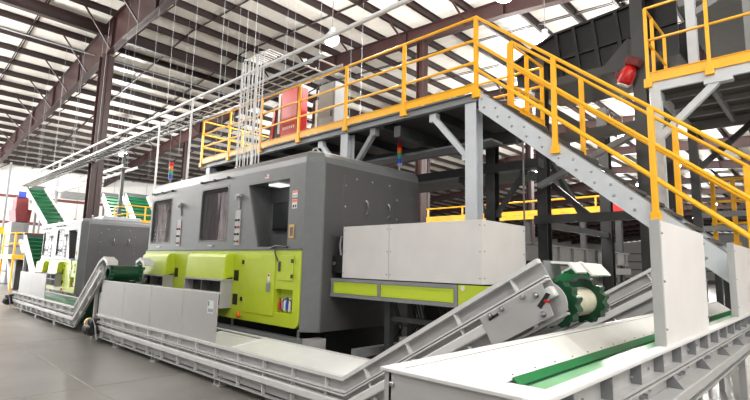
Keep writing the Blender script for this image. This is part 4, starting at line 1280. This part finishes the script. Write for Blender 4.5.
# ------------------------------------------------------------------ cabinets on the platform
rcab = thing('red_cabinet', 'red compressor cabinet standing behind the yellow platform railing', 'cabinet', (7.2, 9.7, DECK))
MB().box(6.96, 7.24, 9.30, 10.02, DECK, 6.02).build('body', 'red', rcab, bevel=0.02)
MB().box(6.94, 6.96, 9.34, 9.98, DECK + 0.1, 5.98).build('door', 'red', rcab, bevel=0.004)
MB().box(6.93, 6.96, 9.24, 9.30, DECK + 0.05, 5.98).build('door_trim', 'charcoal', rcab)
for k in range(6):
    MB().box(6.935, 6.94, 9.42 + 0.085 * k, 9.47 + 0.085 * k, DECK + 0.55, DECK + 0.62).build('white_lettering', 'white_paint', rcab)
MB().prism([(10.2, DECK), (10.62, DECK), (10.34, 5.7), (10.2, 5.7)], 'x', 6.96, 7.3).build('side_cowl', 'charcoal', rcab)
MB().prism([(10.36, DECK + 0.02), (10.50, DECK + 0.02), (10.30, 5.6), (10.24, 5.6)], 'x', 6.93, 6.96).build('cowl_stripe', 'red', rcab)
MB().box(6.95, 7.0, 10.05, 10.14, DECK + 0.5, 5.98).build('white_edge', 'white_paint', rcab)
gcab = thing('control_cabinet', 'tall grey control cabinet on the platform right of the red cabinet', 'cabinet', (7.2, 8.3, DECK))
MB().box(7.02, 7.40, 8.04, 8.60, DECK, 5.84).build('body', 'cabinet_grey', gcab, bevel=0.01)
MB().box(7.0, 7.02, 8.06, 8.58, DECK + 0.06, 5.82).build('door', 'beam_grey', gcab, bevel=0.004)
MB().box(6.985, 7.0, 8.10, 8.14, 5.0, 5.15).build('handle', 'black', gcab)
MB().box(7.0, 7.2, 8.62, 8.70, DECK + 0.2, 5.5).build('side_panel', 'white_paint', gcab)
tb = thing('compressor_unit', 'dark machine unit between the red and grey cabinets on the platform', 'compressor', (7.4, 8.9, DECK))
MB().lathe([(0.18, 0), (0.22, 0.1), (0.22, 0.5), (0.18, 0.6)], (7.35, 8.97, DECK), 'z', 18).build('tank', 'beam_grey', tb)
MB().box(7.2, 7.5, 8.78, 9.08, DECK + 0.6, DECK + 1.2).build('head', 'charcoal', tb, bevel=0.03)
MB().tube([(7.2, 8.9, DECK + 1.2), (7.15, 8.85, DECK + 1.45), (7.2, 8.75, DECK + 1.55)], 0.03, 8).build('hose', 'black', tb)
tag(MB().lathe([(0.06, 0), (0.06, 0.12), (0.03, 0.16)], (7.05, 6.9, DECK), 'z', 12).build('red_beacon', 'red'), 'small red beacon on the deck beside the grey control cabinet', 'beacon')

# ------------------------------------------------------------------ cable tray, pipe, conduits, hangers
TZ = 5.9
trx = 5.66
ct = thing('cable_tray', 'long white cable tray with black cables hanging above the near machine', 'cable tray', (5.95, 20.0, TZ))
TYA, TYB = 7.0, 34.0
for x in (trx + 0.05, trx + 0.62):
    MB().box(x, x + 0.025, TYA, TYB, TZ - 0.26, TZ - 0.19).build('rail', 'cabinet_grey', ct)
rg = None
n_r = int((TYB - TYA) / 0.45)
for k in range(n_r):
    if rg is None:
        rg = MB().box(trx + 0.075, trx + 0.62, TYA + 0.1, TYA + 0.14, TZ - 0.25, TZ - 0.23).build('rung', 'white_paint', ct)
    else:
        dup(rg, (0, 0.45 * k, 0))
for k in range(11):
    pts = [(trx + 0.10 + 0.045 * k + 0.03 * math.sin(j * 1.7 + k), TYA + 0.6 + j * (TYB - TYA - 1) / 26, TZ - 0.20 + 0.02 * math.sin(j * 2.1 + k)) for j in range(27)]
    MB().tube(pts, 0.016, 6).build('cable', 'white_paint' if k % 4 == 3 else 'cable_black', ct)
pipe = tag(MB().tube([(trx, 4.3, TZ + 0.06), (trx, 34.0, TZ + 0.06)], 0.042, 12).build('white_pipe', 'white_paint'), 'straight white pipe running above the cable tray to the upper edge', 'pipe')
for k in range(9):
    y = 9.72 - 0.105 * k
    x = 5.62 + 0.012 * (k % 3)
    mb = MB().tube([(x, y, 3.46), (x, y, TZ + 0.35), (x + 0.04, y, TZ + 0.45), (x + 0.14, y, TZ + 0.50), (x + 0.5, y + 0.02, TZ + 0.50)], 0.013 if k not in (0, 6) else 0.024, 8)
    tag(mb.build('conduit', 'white_paint'), ('%s white conduit from the left in the vertical bundle above the near machine' % ('first thick', 'second', 'third', 'fourth', 'fifth', 'sixth', 'seventh thick', 'eighth', 'ninth')[k]), 'conduit', 'vertical conduit bundle')
for (y, x, zt) in ((11.7, 5.4, 5.75), (13.9, 5.5, 5.6)):
    tag(MB().tube([(x, y, 3.46 if y < 12 else 0), (x, y, zt), (x + 0.1, y, zt + 0.1), (x + 0.25, y, zt + 0.12)], 0.028, 10).build('conduit', 'white_paint'),
        'single white conduit left of the vertical bundle' if y < 12 else 'white conduit rising behind the far end of the near machine', 'conduit')
for k in range(9):
    x, y = trx + 0.33, TYA + 0.8 + 3.05 * k
    for s in (-0.34, 0.34):
        MB().tube([(x + s, y, TZ - 0.24), (x + s, y, roof(y) + 0.26)], 0.005, 5).build('hanger_rod', 'cabinet_grey', ct)
# free hanger rods from the roof
rods = [(8.5, 14.0), (9.0, 16.0), (9.6, 18.0), (8.8, 20.0), (10.5, 15.0), (10.8, 17.5), (11.2, 19.5), (11.5, 22.0), (9.9, 23.5), (12.5, 18.0), (7.9, 24.5), (9.0, 26.5),
        (10.5, 27.5), (13.0, 21.0), (12.2, 12.5), (13.5, 14.5), (8.2, 30.0), (9.6, 31.5)]
h0 = None
for x, y in rods:
    MB().tube([(x, y, 6.2), (x, y, roof(y) + 0.26)], 0.006, 5).build('hanger_rod', 'cabinet_grey', ceiling)
MB().tube([(-3, 24.3, 11.0), (16, 24.3, 11.0), (28, 24.3, 11.0)], 0.035, 8).build('sprinkler_pipe', 'beam_grey', ceiling)
t2 = thing('cable_tray', 'second white cable tray far back near the left wall', 'cable tray', (8.5, 38.0, 6.0))
for x in (8.6, 9.3):
    MB().box(x, x + 0.04, 26.0, 47.0, 6.3, 6.45).build('rail', 'white_paint', t2)
for k in range(20):
    MB().box(8.64, 9.3, 26.2 + k, 26.3 + k, 6.32, 6.36).build('rung', 'white_paint', t2)

# ------------------------------------------------------------------ far left background
def cleated(label, X0, X1, a, b, post=True, n=9):
    """inclined green belt from a=(y,z) low end to b=(y,z) high end"""
    a, b = Vector(a), Vector(b)
    d = (b - a).normalized()
    nn = Vector((-d.y, d.x))
    t = thing('incline_conveyor', label, 'conveyor', ((X0 + X1) / 2, (a.x + b.x) / 2, 0), 'green incline conveyors')
    for x in (X0 - 0.08, X1):
        MB().prism([tuple(a - nn * 0.22), tuple(b - nn * 0.22), tuple(b + nn * 0.16), tuple(a + nn * 0.16)], 'x', x, x + 0.08).build('side_frame', 'white_sheet', t)
    MB().prism([tuple(a), tuple(b), tuple(b + nn * 0.02), tuple(a + nn * 0.02)], 'x', X0, X1).build('belt', 'green_belt', t)
    L_ = (b - a).length
    for k in range(n):
        p = a + d * (L_ * (k + 0.5) / n)
        MB().prism([tuple(p), tuple(p + d * 0.03), tuple(p + d * 0.03 + nn * 0.10), tuple(p + nn * 0.10)], 'x', X0 + 0.02, X1 - 0.02).build('cleat', 'cleat_green', t)
    MB().box(X0 - 0.08, X1 + 0.08, b.x - 0.1, b.x + 0.15, b.y - 0.1, b.y + 0.22).build('head_cover', 'charcoal', t)
    if post:
        for x in (X0, X1 - 0.1):
            m_ = (a + b) / 2
            MB().box(x, x + 0.1, m_.x - 0.05, m_.x + 0.05, 0, m_.y - 0.2).build('leg', 'beam_grey', t)
            MB().box(x, x + 0.1, b.x - 0.2, b.x - 0.1, 0, b.y - 0.3).build('leg', 'beam_grey', t)
    return t


cleated('tall green belt incline conveyor rising at the far left beside the red bin', 7.0, 8.0, (32.2, 3.45), (38.8, 6.2))
cleated('short green belt incline conveyor below the taller one at the far left', 4.95, 5.65, (23.7, 0.9), (26.2, 2.5))
qa, qb = at(120, 222, x=11.0), at(113, 197, x=11.0)
cleated('green belt incline conveyor right behind the tall brown column', 10.4, 11.5, (qa.y - 1, qa.z - 0.4), (qb.y, qb.z))
qa, qb = at(143, 222, x=13.1), at(136, 197, x=13.1)
cleated('green belt incline conveyor above the far machine beside the near one', 12.4, 13.8, (qa.y - 1, qa.z - 0.4), (qb.y, qb.z))
rb_ = thing('red_bin', 'dull red feed bin on stacked grey blocks at the far left', 'bin', (6.3, 37.0, 0))
MB().prism([(6.2, 3.78), (6.9, 3.78), (6.95, 4.55), (6.1, 4.55)], 'y', 36.0, 38.0).build('lower_bin', 'dull_red', rb_)
MB().prism([(6.16, 4.55), (6.8, 4.55), (6.75, 5.3), (6.16, 5.3)], 'y', 36.2, 37.4).build('upper_bin', 'dull_red', rb_)
MB().box(6.2, 6.6, 36.1, 36.2, 5.3, 5.65).build('blue_tarp', 'blue', rb_)
for k in range(5):
    MB().box(6.0, 6.9, 36.0, 38.0, 0.02 + 0.75 * k, 0.75 + 0.75 * k).build('block', 'beam_grey', rb_, bevel=0.05)
yp = thing('yellow_platform', 'small yellow railed platform at the far left edge', 'platform', (5.6, 30.0, 0))
MB().box(5.0, 6.6, 29.0, 32.0, 1.55, 1.75).build('deck', 'yellow', yp)
for (x, y) in ((5.05, 29.05), (6.5, 29.05), (5.05, 31.9), (6.5, 31.9), (5.8, 29.05)):
    MB().box(x, x + 0.08, y, y + 0.08, 0 if x != 5.8 else 1.75, 2.85).build('post', 'yellow', yp)
for z in (2.3, 2.82):
    MB().tube([(6.55, 29.08, z), (5.08, 29.08, z), (5.08, 31.95, z)], 0.035, 8).build('rail', 'yellow', yp)
po = tag(MB().box(6.6, 6.72, 42.65, 42.77, 0, 8.4).build('pole', 'beam_grey'), 'slim grey pole at the far left carrying the yellow box', 'pole')
MB().box(6.3, 7.1, 42.1, 42.6, at(5, 234, y=42.1).z, at(5, 227, y=42.1).z).build('yellow_box', 'yellow', po, bevel=0.02)
tag(MB().box(9.0, 9.14, 40.0, 40.14, 0, 8.5).build('pole', 'beam_grey'), 'slim grey pole behind the red bin at the far left', 'pole')
tag(MB().box(8.9, 9.05, 26.9, 27.05, 0, 7.2).build('pole', 'charcoal'), 'dark slim pole between the tall incline conveyor and the brown column', 'pole')
eq = thing('robot_unit', 'dark grey equipment with white parts below the yellow platform at the far left', 'machine', (6.0, 28.0, 0))
MB().box(5.4, 6.5, 30.0, 31.5, 0, 1.5).build('body', 'charcoal', eq, bevel=0.04)
MB().bar((5.2, 29.6, 0.1), (5.2, 30.6, 1.5), 0.15, 0.15).build('arm', 'white_paint', eq)
MB().bar((5.6, 29.8, 1.9), (5.6, 30.8, 2.5), 0.12, 0.12).build('arm', 'white_paint', eq)
fp = railing('small yellow railing above the far machine in front of the green incline', [(7.66, 23.6), (7.66, 22.0), (9.2, 22.0)], [(7.66, 23.6), (7.66, 22.0), (8.4, 22.0), (9.2, 22.0)], base=3.25, toe=True, rails=(0.72, 0.36), rail_r=0.03)
MB().box(7.6, 9.3, 21.95, 23.7, 3.10, 3.20).build('walk_plate', 'deck_dark', fp)
for (x, y) in ((7.6, 21.95), (9.2, 21.95), (7.6, 23.6), (9.2, 23.6)):
    MB().box(x, x + 0.1, y, y + 0.1, 0, 3.10).build('leg', 'charcoal', fp)
tbx = tag(MB().box(5.4, 6.6, 17.6, 18.6, 2.94, 3.08).build('duct', 'cabinet_grey', bevel=0.03), 'low grey duct on top of the far machine', 'duct')
